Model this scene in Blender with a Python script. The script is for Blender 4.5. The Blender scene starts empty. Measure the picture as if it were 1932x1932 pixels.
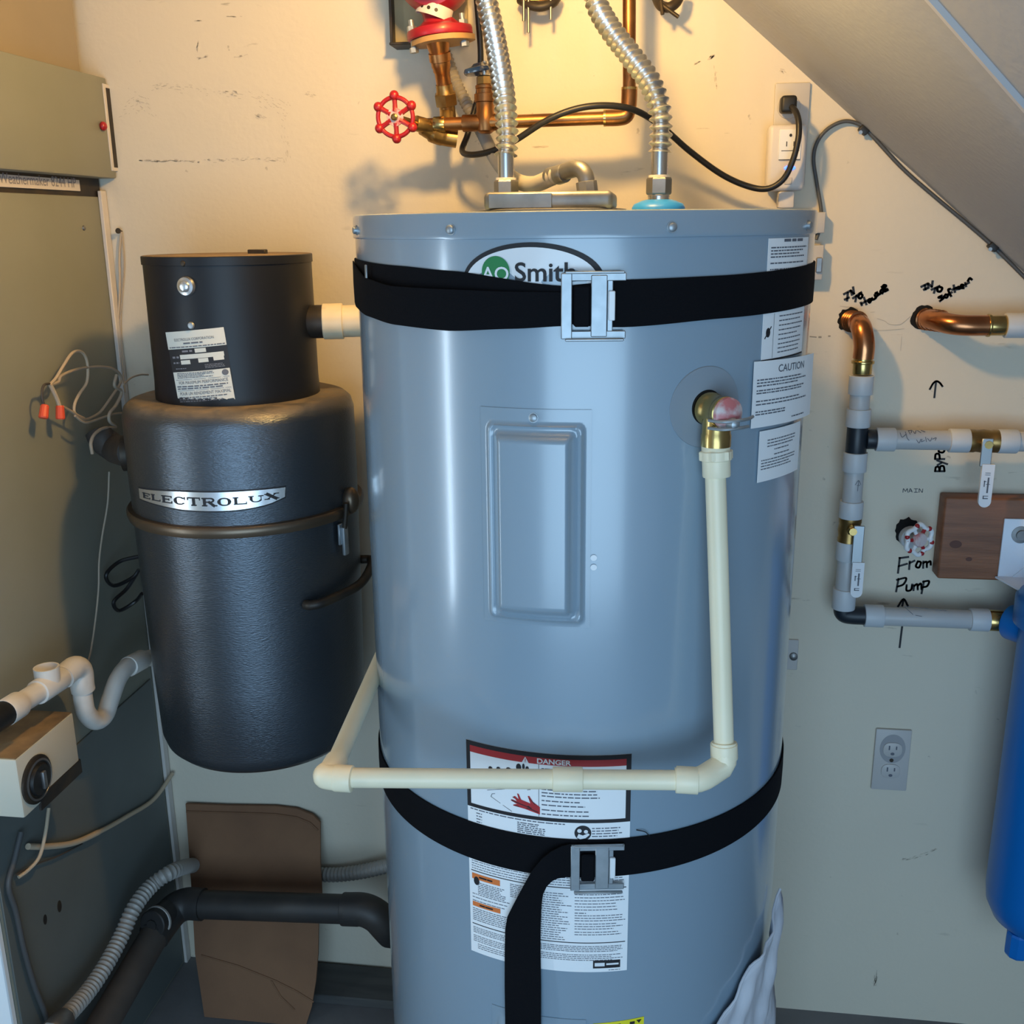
import bpy, bmesh, math, random
from mathutils import Vector, Matrix, Quaternion
random.seed(7)
scene = bpy.context.scene
col = scene.collection
PI = math.pi

# ------------------------------------------------------------------ camera
F = 1950.0                      # focal length in pixels of the 1932 px frame
YAW, PITCH, ROLL = math.radians(7.9), math.radians(15.5), math.radians(0.65)
CAM = Vector((0, 0, 1.5))
fwd = Vector((-math.sin(YAW)*math.cos(PITCH), math.cos(YAW)*math.cos(PITCH), -math.sin(PITCH)))
r0 = Vector((math.cos(YAW), math.sin(YAW), 0)); u0 = r0.cross(fwd)
rgt = r0*math.cos(ROLL) - u0*math.sin(ROLL)
upv = r0*math.sin(ROLL) + u0*math.cos(ROLL)
cd = bpy.data.cameras.new('camera'); cam = bpy.data.objects.new('camera', cd); col.objects.link(cam)
cd.sensor_width = 36; cd.lens = F/1932*36; cd.clip_start = 0.02
M = Matrix.Identity(4)
for i in range(3):
    M[i][0], M[i][1], M[i][2], M[i][3] = rgt[i], upv[i], -fwd[i], CAM[i]
cam.matrix_world = M
scene.camera = cam

# ------------------------------------------------------------------ world, light, exposure
scene.view_settings.view_transform = 'Standard'
scene.view_settings.look = 'None'
scene.view_settings.gamma = 1
scene.view_settings.use_curve_mapping = False
scene.view_settings.exposure = 0.0
scene.cycles.use_denoising = True
scene.cycles.max_bounces = 8
wd = bpy.data.worlds.new('sky'); scene.world = wd; wd.use_nodes = True
bg = wd.node_tree.nodes['Background']
bg.inputs[0].default_value = (0.55, 0.75, 1.0, 1); bg.inputs[1].default_value = 0.6

def area(name, loc, target, sx, sy, power, color):
    d = bpy.data.lights.new(name, 'AREA'); d.shape = 'RECTANGLE'; d.size = sx; d.size_y = sy
    d.energy = power; d.color = color
    o = bpy.data.objects.new(name, d); col.objects.link(o); o.location = loc
    o.rotation_euler = (Vector(target)-Vector(loc)).to_track_quat('-Z', 'Y').to_euler()
    return o
# daylight of the open garage door behind the photographer
area('garage_door_daylight', (0.20, -1.25, 0.95), (0.0, 1.7, 0.9), 1.7, 1.5, 33, (0.48, 0.745, 1.0))
area('tank_highlight_lamp', (-1.56, 0.46, 1.0), (-0.2, 1.2, 1.1), 0.06, 0.9, 4.5, (0.66, 0.84, 1.0))  # unseen strip lamp added for the tank's upright highlight
# bare warm bulb under the sloped ceiling
bl = bpy.data.lights.new('ceiling_bulb', 'POINT'); bl.energy = 21.5; bl.color = (1.0, 0.58, 0.17); bl.shadow_soft_size = 0.032
bo = bpy.data.objects.new('ceiling_bulb', bl); col.objects.link(bo); bo.location = (-0.17, 1.18, 1.92)

# ------------------------------------------------------------------ picking points at a known depth
def ray(x, y):
    return (fwd*F + rgt*(x-966) - upv*(y-966)).normalized()
def aY(x, y, Y):
    d = ray(x, y); return CAM + d*(Y/d.y)
def aX(x, y, X):
    d = ray(x, y); return CAM + d*(X/d.x)
def aZ(x, y, Z):
    d = ray(x, y); return CAM + d*((Z-CAM.z)/d.z)
YW = 1.765                      # the back wall
XF = -0.955                     # side of the furnace
TX, TY, R = -0.0935, 1.339, 0.281   # tank axis and radius
VX, VY, VR = -0.652, 1.560, 0.182   # vacuum axis and radius
def onc(x, y, r=R, cx=TX, cy=TY):   # angle (0 = front) and height where a ray meets an upright cylinder
    d = ray(x, y); ox, oy = -cx, -cy
    a = d.x**2+d.y**2; b = 2*(d.x*ox+d.y*oy); c = ox*ox+oy*oy-r*r
    q = max(b*b-4*a*c, 0)
    p = CAM + d*((-b-math.sqrt(q))/(2*a))
    return math.atan2(p.x-cx, -(p.y-cy)), p.z
def cp(phi, z, r=R, cx=TX, cy=TY):
    return Vector((cx+r*math.sin(phi), cy-r*math.cos(phi), z))

# ------------------------------------------------------------------ materials
MATS = {}
def mat(name, c, rough=0.5, metal=0.0, spec=0.5, c2=None, nscale=8, stretch=(1, 1, 1), bump=0.0, bscale=60, bstretch=(1, 1, 1), coat=0, lo=0.35, hi=0.65, trans=0, detail=6, alpha=1.0, rvar=0.0):
    m = bpy.data.materials.new(name); m.use_nodes = True
    nt = m.node_tree; b = nt.nodes['Principled BSDF']; L = nt.links.new
    def c4(k): return (k[0], k[1], k[2], 1)
    b.inputs['Base Color'].default_value = c4(c); b.inputs['Roughness'].default_value = rough
    b.inputs['Metallic'].default_value = metal; b.inputs['Specular IOR Level'].default_value = spec
    b.inputs['Coat Weight'].default_value = coat; b.inputs['Coat Roughness'].default_value = 0.15
    b.inputs['Transmission Weight'].default_value = trans
    b.inputs['Alpha'].default_value = alpha
    tc = nt.nodes.new('ShaderNodeTexCoord')
    def noise(scale, st, det):
        mp = nt.nodes.new('ShaderNodeMapping'); mp.inputs['Scale'].default_value = st
        L(tc.outputs['Object'], mp.inputs[0])
        n = nt.nodes.new('ShaderNodeTexNoise'); n.inputs['Scale'].default_value = scale; n.inputs['Detail'].default_value = det
        L(mp.outputs[0], n.inputs['Vector']); return n
    if c2:
        n = noise(nscale, stretch, detail)
        r = nt.nodes.new('ShaderNodeValToRGB'); r.color_ramp.elements[0].position = lo; r.color_ramp.elements[1].position = hi
        r.color_ramp.elements[0].color = c4(c); r.color_ramp.elements[1].color = c4(c2)
        L(n.outputs[0], r.inputs[0]); L(r.outputs[0], b.inputs['Base Color'])
        if rvar:
            mr = nt.nodes.new('ShaderNodeMapRange'); mr.inputs[3].default_value = rough-rvar; mr.inputs[4].default_value = rough+rvar
            L(n.outputs[0], mr.inputs[0]); L(mr.outputs[0], b.inputs['Roughness'])
    if bump:
        n = noise(bscale, bstretch, 3)
        bp = nt.nodes.new('ShaderNodeBump'); bp.inputs['Strength'].default_value = bump; bp.inputs['Distance'].default_value = 0.002
        L(n.outputs[0], bp.inputs['Height']); L(bp.outputs[0], b.inputs['Normal'])
    MATS[name] = m
    return m

def wall_mat(name, base, dirt, scuff=True):
    m = mat(name, base, rough=0.62, spec=0.35, bump=0.25, bscale=90)
    nt = m.node_tree; b = nt.nodes['Principled BSDF']; L = nt.links.new
    tc = nt.nodes.new('ShaderNodeTexCoord')
    def nz(scale, st, det, lo, hi):
        mp = nt.nodes.new('ShaderNodeMapping'); mp.inputs['Scale'].default_value = st
        L(tc.outputs['Object'], mp.inputs[0])
        n = nt.nodes.new('ShaderNodeTexNoise'); n.inputs['Scale'].default_value = scale; n.inputs['Detail'].default_value = det
        L(mp.outputs[0], n.inputs['Vector'])
        r = nt.nodes.new('ShaderNodeMapRange'); r.inputs[1].default_value = lo; r.inputs[2].default_value = hi; r.clamp = True
        L(n.outputs[0], r.inputs[0]); return r.outputs[0]
    def mixc(fac, a, bb, amt):
        mx = nt.nodes.new('ShaderNodeMix'); mx.data_type = 'RGBA'
        mu = nt.nodes.new('ShaderNodeMath'); mu.operation = 'MULTIPLY'; mu.inputs[1].default_value = amt
        L(fac, mu.inputs[0]); L(mu.outputs[0], mx.inputs[0])
        if isinstance(a, tuple): mx.inputs[6].default_value = (*a, 1)
        else: L(a, mx.inputs[6])
        mx.inputs[7].default_value = (*bb, 1); return mx.outputs[2]
    c = mixc(nz(1.6, (1, 1, 1), 5, 0.42, 0.72), base, tuple(k*0.9 for k in base), 0.55)
    if scuff:
        a = nz(26, (0.5, 0.5, 2.4), 6, 0.665, 0.72); g = nz(2.6, (1, 1, 1), 2, 0.52, 0.6)
        mu = nt.nodes.new('ShaderNodeMath'); mu.operation = 'MULTIPLY'; L(a, mu.inputs[0]); L(g, mu.inputs[1])
        c = mixc(mu.outputs[0], c, dirt, 0.6)
        c = mixc(nz(46, (1, 1, 1), 3, 0.735, 0.77), c, dirt, 0.5)
    L(c, b.inputs['Base Color'])
    return m
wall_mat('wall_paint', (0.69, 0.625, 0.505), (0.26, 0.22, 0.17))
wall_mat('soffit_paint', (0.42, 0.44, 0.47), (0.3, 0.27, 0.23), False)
mat('concrete', (0.13, 0.13, 0.135), 0.8, c2=(0.19, 0.19, 0.195), nscale=5, bump=0.4, bscale=40)
mat('tank_paint', (0.245, 0.335, 0.418), 0.27, spec=0.8, bump=0.02, bscale=14, coat=1.0)
mat('tank_panel', (0.252, 0.338, 0.415), 0.28, spec=0.8, coat=0.9)
mat('gromm', (0.24, 0.29, 0.34), 0.5)
mat('black_hole', (0.004, 0.004, 0.004), 0.9)
mat('strap', (0.0035, 0.004, 0.006), 0.8, spec=0.12, bump=0.35, bscale=500, bstretch=(1, 1, 3))
mat('zinc', (0.42, 0.46, 0.49), 0.45, metal=0.8, c2=(0.35, 0.39, 0.42), nscale=60)
mat('steel', (0.62, 0.60, 0.57), 0.22, metal=1.0)
mat('flexsteel', (0.60, 0.585, 0.56), 0.28, metal=1.0)
mat('galv', (0.30, 0.30, 0.30), 0.42, metal=0.85, c2=(0.22, 0.22, 0.22), nscale=30)
mat('paper', (0.86, 0.88, 0.90), 0.55, spec=0.3)
mat('paper_warm', (0.66, 0.66, 0.60), 0.5, spec=0.3)
mat('ink', (0.012, 0.012, 0.016), 0.6)
mat('ink_grey', (0.12, 0.13, 0.16), 0.7)
mat('ink_faint', (0.22, 0.22, 0.25), 0.7)
mat('red_print', (0.42, 0.025, 0.03), 0.5)
mat('orange_print', (0.75, 0.2, 0.05), 0.5)
mat('green_print', (0.02, 0.22, 0.07), 0.4)
mat('yellow_print', (0.8, 0.72, 0.02), 0.5)
mat('white_gloss', (0.80, 0.83, 0.86), 0.25)
mat('cream_pvc', (0.86, 0.78, 0.56), 0.38, c2=(0.90, 0.82, 0.60), nscale=12)
mat('white_pvc', (0.74, 0.71, 0.66), 0.4, c2=(0.60, 0.54, 0.47), nscale=14, lo=0.5, hi=0.75)
mat('old_pvc', (0.70, 0.60, 0.42), 0.45, c2=(0.42, 0.32, 0.20), nscale=30, lo=0.55, hi=0.8)
mat('brass', (0.42, 0.27, 0.10), 0.36, metal=0.95, c2=(0.28, 0.17, 0.06), nscale=40)
mat('brass_bright', (0.62, 0.45, 0.17), 0.22, metal=1.0, c2=(0.45, 0.30, 0.11), nscale=30)
mat('copper', (0.62, 0.26, 0.11), 0.25, metal=1.0, c2=(0.40, 0.16, 0.07), nscale=25)
mat('copper_old', (0.46, 0.22, 0.08), 0.36, metal=1.0, c2=(0.26, 0.12, 0.05), nscale=18)
mat('red_paint', (0.30, 0.006, 0.018), 0.4, coat=0.1)
mat('red_wheel', (0.34, 0.008, 0.014), 0.38, coat=0.15)
mat('wheel_tag', (0.60, 0.52, 0.52), 0.35, c2=(0.50, 0.16, 0.17), nscale=55, lo=0.45, hi=0.6)
mat('blue_knob', (0.02, 0.05, 0.12), 0.2, coat=0.5)
mat('tan_plate', (0.42, 0.35, 0.19), 0.5, c2=(0.34, 0.28, 0.15), nscale=10)
mat('gasket', (0.42, 0.24, 0.09), 0.6)
mat('off_white', (0.62, 0.58, 0.54), 0.45)
mat('black_rubber', (0.010, 0.011, 0.012), 0.5)
mat('black_cable', (0.012, 0.012, 0.013), 0.42)
mat('grey_cable', (0.075, 0.078, 0.08), 0.5)
mat('conduit_grey', (0.29, 0.27, 0.235), 0.5)
mat('conduit_old', (0.34, 0.33, 0.31), 0.5, metal=0.15)
mat('vac_smooth', (0.007, 0.009, 0.014), 0.42, spec=0.35)
mat('vac_top', (0.27, 0.19, 0.11), 0.85, c2=(0.16, 0.11, 0.07), nscale=14)
mat('rim_metal', (0.16, 0.12, 0.085), 0.35, metal=0.8)
mat('dark_metal', (0.03, 0.028, 0.027), 0.5, metal=0.5, c2=(0.06, 0.045, 0.03), nscale=30)
mat('plate_silver', (0.72, 0.74, 0.76), 0.25, metal=0.9)
mat('furnace', (0.25, 0.26, 0.22), 0.5, spec=0.4, c2=(0.225, 0.235, 0.19), nscale=4)
mat('furnace_lower', (0.13, 0.15, 0.145), 0.5, spec=0.4, c2=(0.105, 0.12, 0.117), nscale=4)
mat('plenum', (0.34, 0.285, 0.20), 0.6, c2=(0.29, 0.24, 0.17), nscale=3)
mat('furnace_front', (0.80, 0.86, 0.90), 0.4)
mat('box_cream', (0.55, 0.53, 0.44), 0.5)
mat('rust_top', (0.33, 0.22, 0.11), 0.85, c2=(0.14, 0.10, 0.06), nscale=16)
mat('cardboard', (0.235, 0.12, 0.062), 0.85, c2=(0.18, 0.09, 0.048), nscale=6, bump=0.3, bscale=120, bstretch=(8, 8, 0.4))
mat('abs', (0.022, 0.021, 0.021), 0.5, c2=(0.06, 0.05, 0.042), nscale=9, lo=0.45, hi=0.8)
mat('dusty_pipe', (0.075, 0.062, 0.052), 0.65, c2=(0.045, 0.038, 0.034), nscale=12)
mat('wire_white', (0.40, 0.33, 0.25), 0.6)
mat('wire_tan', (0.52, 0.42, 0.30), 0.6)
mat('wire_nut', (0.80, 0.10, 0.045), 0.45)
mat('poly_ring', (0.55, 0.58, 0.61), 0.42, spec=0.4)
mat('poly_pipe', (0.48, 0.49, 0.50), 0.38, spec=0.4)
mat('pipe_dark', (0.012, 0.018, 0.026), 0.4)
mat('lever_white', (0.78, 0.80, 0.84), 0.35)
mat('lever_metal', (0.35, 0.38, 0.40), 0.35, metal=0.8)
mat('blue_plastic', (0.0, 0.155, 0.54), 0.32, spec=0.5)
mat('bracket_white', (0.70, 0.76, 0.86), 0.35)
mat('plug_white', (0.66, 0.63, 0.61), 0.4)
mat('outlet_ivory', (0.52, 0.50, 0.48), 0.45)
mat('ring_blue', (0.02, 0.24, 0.80), 0.4)
mat('bag', (0.62, 0.64, 0.70), 0.3, spec=0.5, c2=(0.44, 0.46, 0.52), nscale=9)
mat('scuff', (0.52, 0.465, 0.38), 0.8)
mat('streak_paint', (0.56, 0.57, 0.60), 0.45)
mat('hole_plaster', (0.30, 0.27, 0.22), 0.9, bump=0.8, bscale=90)
# blue status light of the smart plug
m = mat('led', (0.05, 0.1, 1.0), 0.4); b = m.node_tree.nodes['Principled BSDF']
b.inputs['Emission Color'].default_value = (0.03, 0.10, 1.0, 1); b.inputs['Emission Strength'].default_value = 6.0
# hammered dark vacuum skin, settled dust where it faces up
m = mat('vac_body', (0.115, 0.13, 0.15), 0.29, metal=0.8, spec=0.7, bump=0.35, bscale=480, bstretch=(0.35, 0.35, 1.7), rvar=0)
def dusty(m, base, dust):
    nt = m.node_tree; b = nt.nodes['Principled BSDF']; L = nt.links.new
    g = nt.nodes.new('ShaderNodeNewGeometry'); s = nt.nodes.new('ShaderNodeSeparateXYZ'); L(g.outputs['Normal'], s.inputs[0])
    r = nt.nodes.new('ShaderNodeMapRange'); r.inputs[1].default_value = 0.35; r.inputs[2].default_value = 0.95; L(s.outputs[2], r.inputs[0])
    n = nt.nodes.new('ShaderNodeTexNoise'); n.inputs['Scale'].default_value = 14; n.inputs['Detail'].default_value = 5
    nr = nt.nodes.new('ShaderNodeMapRange'); nr.inputs[1].default_value = 0.3; nr.inputs[2].default_value = 0.65; nr.inputs[3].default_value = 0.35
    L(n.outputs[0], nr.inputs[0])
    mu = nt.nodes.new('ShaderNodeMath'); mu.operation = 'MULTIPLY'; L(r.outputs[0], mu.inputs[0]); L(nr.outputs[0], mu.inputs[1])
    mx = nt.nodes.new('ShaderNodeMix'); mx.data_type = 'RGBA'; L(mu.outputs[0], mx.inputs[0])
    mx.inputs[6].default_value = (*base, 1); mx.inputs[7].default_value = (*dust, 1); L(mx.outputs[2], b.inputs['Base Color'])
    mr = nt.nodes.new('ShaderNodeMapRange'); mr.inputs[3].default_value = b.inputs['Roughness'].default_value; mr.inputs[4].default_value = 0.8
    L(mu.outputs[0], mr.inputs[0]); L(mr.outputs[0], b.inputs['Roughness'])
    mm = nt.nodes.new('ShaderNodeMapRange'); mm.inputs[3].default_value = b.inputs['Metallic'].default_value; mm.inputs[4].default_value = 0
    L(mu.outputs[0], mm.inputs[0]); L(mm.outputs[0], b.inputs['Metallic'])
dusty(m, (0.10, 0.115, 0.135), (0.20, 0.15, 0.10))
# red-brown board with lengthwise grain
m = mat('board_wood', (0.17, 0.065, 0.03), 0.55, c2=(0.26, 0.105, 0.05), nscale=5, stretch=(1.2, 6, 14), bump=0.2, bscale=40, bstretch=(1, 6, 14), detail=8)

# ------------------------------------------------------------------ mesh helpers
class MB:
    def __init__(self): self.v = []; self.f = []
    def add(self, vs, fs):
        o = len(self.v); self.v += [tuple(p) for p in vs]; self.f += [tuple(i+o for i in f) for f in fs]; return self
    def box(self, lo, hi, bev=0.0, seg=2, mtx=None):
        bm = bmesh.new(); bmesh.ops.create_cube(bm, size=1)
        for v in bm.verts:
            v.co = Vector([lo[i]+(v.co[i]+0.5)*(hi[i]-lo[i]) for i in range(3)])
        if bev: bmesh.ops.bevel(bm, geom=bm.edges[:], offset=bev, segments=seg, profile=0.5, affect='EDGES')
        return self.bm(bm, mtx)
    def bm(self, bm, mtx=None):
        bm.verts.index_update()
        if mtx is not None: bmesh.ops.transform(bm, matrix=mtx, verts=bm.verts)
        self.add([v.co.copy() for v in bm.verts], [[v.index for v in f.verts] for f in bm.faces]); bm.free(); return self
    def rings(self, rings, cap=True, close=False):
        n = len(rings[0]); o = len(self.v)
        for r in rings: self.v += [tuple(p) for p in r]
        m = len(rings)
        for i in range(m if close else m-1):
            a = o+i*n; b_ = o+((i+1) % m)*n
            for k in range(n):
                k2 = (k+1) % n; self.f.append((a+k, a+k2, b_+k2, b_+k))
        if cap and not close:
            self.f.append(tuple(o+k for k in reversed(range(n)))); self.f.append(tuple(o+(m-1)*n+k for k in range(n)))
        return self
    def lathe(self, base, axis, prof, n=32, cap=True, close=False):   # prof: (radius, distance along axis)
        ax = Vector(axis).normalized(); q = Vector((0, 0, 1)).rotation_difference(ax); base = Vector(base)
        rs = []
        for r, t in prof:
            rs.append([base + q @ Vector((r*math.cos(2*PI*k/n), r*math.sin(2*PI*k/n), t)) for k in range(n)])
        return self.rings(rs, cap, close)
    def cyl(self, a, b_, r, n=24, bev=0.0):
        a, b_ = Vector(a), Vector(b_); L = (b_-a).length
        if bev: pr = [(r-bev, 0), (r-bev*0.3, bev*0.3), (r, bev), (r, L-bev), (r-bev*0.3, L-bev*0.3), (r-bev, L)]
        else: pr = [(r, 0), (r, L)]
        return self.lathe(a, b_-a, pr, n)
    def sphere(self, c, r, n=16, sc=(1, 1, 1)):
        c = Vector(c); rs = []
        for i in range(1, 10):
            t = PI*i/10; rs.append([c+Vector((sc[0]*r*math.sin(t)*math.cos(2*PI*k/n), sc[1]*r*math.sin(t)*math.sin(2*PI*k/n), -sc[2]*r*math.cos(t))) for k in range(n)])
        return self.rings(rs)
    def tube(self, pts, rad, n=12, cap=True):
        pts = [Vector(p) for p in pts]; m = len(pts)
        rad = rad if isinstance(rad, (list, tuple)) else [rad]*m
        rs = []; t0 = None; nrm = None
        for i in range(m):
            t = (pts[min(i+1, m-1)]-pts[max(i-1, 0)]).normalized()
            if nrm is None:
                nrm = t.orthogonal().normalized()
            else:
                nrm = (t0.rotation_difference(t) @ nrm); nrm = (nrm - t*nrm.dot(t)).normalized()
            t0 = t; bn = t.cross(nrm)
            rs.append([pts[i]+(nrm*math.cos(2*PI*k/n)+bn*math.sin(2*PI*k/n))*rad[i] for k in range(n)])
        return self.rings(rs, cap)
    def prism(self, poly, d):      # poly: 3-D outline, extruded by the vector d
        n = len(poly); d = Vector(d); poly = [Vector(p) for p in poly]
        self.add(poly+[p+d for p in poly], [tuple(range(n)), tuple(reversed(range(n, 2*n)))] +
                 [(k, (k+1) % n, n+(k+1) % n, n+k) for k in range(n)]); return self
    def quad(self, a, b_, c, d): return self.add([a, b_, c, d], [(0, 1, 2, 3)])

def obj(name, mb, m, parent=None, smooth=40, label=None, cat=None, group=None, kind=None):
    me = bpy.data.meshes.new(name); me.from_pydata(mb.v, [], mb.f); me.update()
    bm = bmesh.new(); bm.from_mesh(me); bmesh.ops.recalc_face_normals(bm, faces=bm.faces[:]); bm.to_mesh(me); bm.free()
    if smooth:
        me.polygons.foreach_set('use_smooth', [True]*len(me.polygons)); me.set_sharp_from_angle(angle=math.radians(smooth))
    me.materials.append(MATS[m])
    o = bpy.data.objects.new(name, me); col.objects.link(o)
    if parent is not None:
        o.parent = parent
        par = parent; w = Matrix.Identity(4)
        while par is not None: w = par.matrix_basis @ w; par = par.parent
        o.matrix_parent_inverse = Matrix.Identity(4)
        o.matrix_basis = w.inverted()
    tag(o, label, cat, group, kind); return o
def tag(o, label=None, cat=None, group=None, kind=None):
    if label: o['label'] = label
    if cat: o['category'] = cat
    if group: o['group'] = group
    if kind: o['kind'] = kind
def thing(name, loc, label, cat, group=None):
    o = bpy.data.objects.new(name, None); col.objects.link(o); o.location = loc; o.empty_display_size = 0.05
    tag(o, label, cat, group); return o
def spline(pts, n=10):             # Catmull-Rom through 3-D points
    pts = [Vector(p) for p in pts]; out = []
    P = [pts[0]*2-pts[1]]+pts+[pts[-1]*2-pts[-2]]
    for i in range(1, len(P)-2):
        for k in range(n):
            t = k/n; a, b_, c, d = P[i-1], P[i], P[i+1], P[i+2]
            out.append(0.5*((2*b_)+(c-a)*t+(2*a-5*b_+4*c-d)*t*t+(3*b_-a-3*c+d)*t**3))
    out.append(pts[-1]); return out
def resample(pts, step):
    out = [pts[0]]; acc = 0
    for a, b_ in zip(pts, pts[1:]):
        L = (b_-a).length
        if L < 1e-9: continue
        t = step-acc
        while t <= L: out.append(a+(b_-a)*(t/L)); t += step
        acc = L-(t-step)
    return out
def corrugated(mb, pts, r, amp, pitch, n=20, sub=5):
    p = resample(pts, pitch/sub)
    rad = [r+amp*(math.cos(2*PI*i/sub)) for i in range(len(p))]
    return mb.tube(p, rad, n)
def lerp(a, b_, t): return a+(b_-a)*t
def interp(tab, x):
    if x <= tab[0][0]: return tab[0][1:]
    for p, q in zip(tab, tab[1:]):
        if x <= q[0]:
            t = (x-p[0])/(q[0]-p[0]); t = t*t*(3-2*t)*0.5+t*0.5
            return [lerp(a, b_, t) for a, b_ in zip(p[1:], q[1:])]
    return tab[-1][1:]

# flat artwork: everything is drawn in (u, v), then carried by a mapping (u, v, lift) -> point
def text_mesh(s, size, align='CENTER', bold=0.0, sx=1.0):
    cu = bpy.data.curves.new('t', 'FONT'); cu.body = s; cu.size = size; cu.align_x = align; cu.align_y = 'CENTER'; cu.offset = bold
    cu.resolution_u = 4
    o = bpy.data.objects.new('t', cu); col.objects.link(o)
    bpy.context.view_layer.update()
    me = bpy.data.meshes.new_from_object(o.evaluated_get(bpy.context.evaluated_depsgraph_get()))
    vs = [(v.co.x*sx, v.co.y) for v in me.vertices]; fs = [tuple(p.vertices) for p in me.polygons]
    bpy.data.objects.remove(o); bpy.data.curves.remove(cu); bpy.data.meshes.remove(me)
    return vs, fs
class Art(MB):
    def __init__(self, mp, lift): super().__init__(); self.mp = mp; self.lift = lift
    def rect(self, u0, u1, v0, v1, n=0):
        n = n or max(1, int(abs(u1-u0)/0.008))
        vs = []; fs = []
        for i in range(n+1):
            u = lerp(u0, u1, i/n); vs += [self.mp(u, v0, self.lift), self.mp(u, v1, self.lift)]
        for i in range(n): fs.append((2*i, 2*i+2, 2*i+3, 2*i+1))
        self.add(vs, fs)
    def poly(self, pts): self.add([self.mp(u, v, self.lift) for u, v in pts], [tuple(range(len(pts)))])
    def strip(self, top, bot):
        n = len(top); self.add([self.mp(*p, self.lift) for p in top]+[self.mp(*p, self.lift) for p in bot], [(i, i+1, n+i+1, n+i) for i in range(n-1)])
    def text(self, s, u, v, size, align='CENTER', bold=0.0, sx=1.0, shear=0.0):
        vs, fs = text_mesh(s, size, align, bold, sx)
        self.add([self.mp(u+x+shear*y, v+y, self.lift) for x, y in vs], fs)
    def lines(self, u0, u1, v0, v1, n, h, rag=0.25, gap=0.3):     # rows of illegible small print, as runs of words
        for i in range(n):
            v = lerp(v0, v1, i/max(1, n-1)); u = u0; end = u1-random.random()*rag*(u1-u0)
            while u < end:
                w = random.uniform(0.35, 1.3)*h*5; self.rect(u, min(u+w, end), v-h/2, v+h/2, 1); u += w+h*gap*3
    def line(self, pts, w):
        for a, b_ in zip(pts, pts[1:]):
            a, b_ = Vector(a), Vector(b_); d = (b_-a)
            if d.length < 1e-7: continue
            d.normalize(); n = Vector((-d.y, d.x))*w/2; e = d*w*0.3
            self.poly([a-e-n, b_+e-n, b_+e+n, a-e+n])
    def disc(self, u, v, ru, rv, n=40, a0=0, a1=2*PI, r0=0.0):
        out = [(u+ru*math.cos(lerp(a0, a1, k/n)), v+rv*math.sin(lerp(a0, a1, k/n))) for k in range(n+1)]
        inn = [(u+ru*r0*math.cos(lerp(a0, a1, k/n)), v+rv*r0*math.sin(lerp(a0, a1, k/n))) for k in range(n+1)]
        self.strip(out, inn)
def tankmap(u, v, lift): return cp(u/R, v, R+lift)
def wallmap(Y=YW):
    return lambda u, v, l: Vector((u, Y-l, v))

def sheet(mp, u0, u1, v0, v1, lift, thick, nu=24, nv=6):    # a thin wrapped sheet with both faces and edges
    mb = MB(); vs = []
    for L in (lift, lift+thick):
        for j in range(nv+1):
            for i in range(nu+1): vs.append(mp(lerp(u0, u1, i/nu), lerp(v0, v1, j/nv), L))
    W = nu+1; N = W*(nv+1); fs = []
    for j in range(nv):
        for i in range(nu):
            a = j*W+i; fs += [(a, a+1, a+W+1, a+W), (N+a, N+a+W, N+a+W+1, N+a+1)]
    for i in range(nu): fs += [(i, N+i, N+i+1, i+1), (nv*W+i, nv*W+i+1, N+nv*W+i+1, N+nv*W+i)]
    for j in range(nv): fs += [(j*W, (j+1)*W, N+(j+1)*W, N+j*W), (j*W+nu, N+j*W+nu, N+(j+1)*W+nu, (j+1)*W+nu)]
    return mb.add(vs, fs)

# ================================================================== THE SETTING
def slopez(x): return 1.829-0.847*(x-0.091)
o = obj('wall_back', MB().box((-2.0, YW, -0.02), (2.4, YW+0.12, 2.6)), 'wall_paint', kind='structure')
wall_back = o
obj('floor', MB().box((-2.0, -1.4, -0.1), (2.4, YW, 0.0)), 'concrete', kind='structure')
x1 = 1.6
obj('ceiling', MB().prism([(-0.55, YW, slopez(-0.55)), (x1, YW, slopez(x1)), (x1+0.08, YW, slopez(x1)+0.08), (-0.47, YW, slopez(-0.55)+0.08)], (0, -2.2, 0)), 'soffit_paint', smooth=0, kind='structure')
def on_slope(x, y):
    d_ = ray(x, y); t = (slopez(0)-CAM.z)/(d_.z+0.847*d_.x); return CAM+d_*t
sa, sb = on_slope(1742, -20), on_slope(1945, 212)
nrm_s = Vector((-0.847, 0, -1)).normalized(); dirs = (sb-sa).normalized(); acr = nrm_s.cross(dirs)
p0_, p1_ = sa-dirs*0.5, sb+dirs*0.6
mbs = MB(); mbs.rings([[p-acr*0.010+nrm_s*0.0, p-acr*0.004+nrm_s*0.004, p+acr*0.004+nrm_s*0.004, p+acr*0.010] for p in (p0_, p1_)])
obj('light_streak_1', mbs, 'streak_paint', smooth=0, kind='structure')  # pale raised strip modelled in place of a streak of light on the slope
obj('ceiling_flat', MB().box((-2.0, -1.4, 2.42), (2.4, YW, 2.5)), 'soffit_paint', smooth=0, kind='structure')
obj('wall_left', MB().box((-1.72, -1.4, 0), (-1.6, YW, 2.5)), 'wall_paint', kind='structure')
obj('wall_right', MB().box((2.4, -1.4, 0), (2.52, YW, 2.5)), 'wall_paint', kind='structure')

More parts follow.
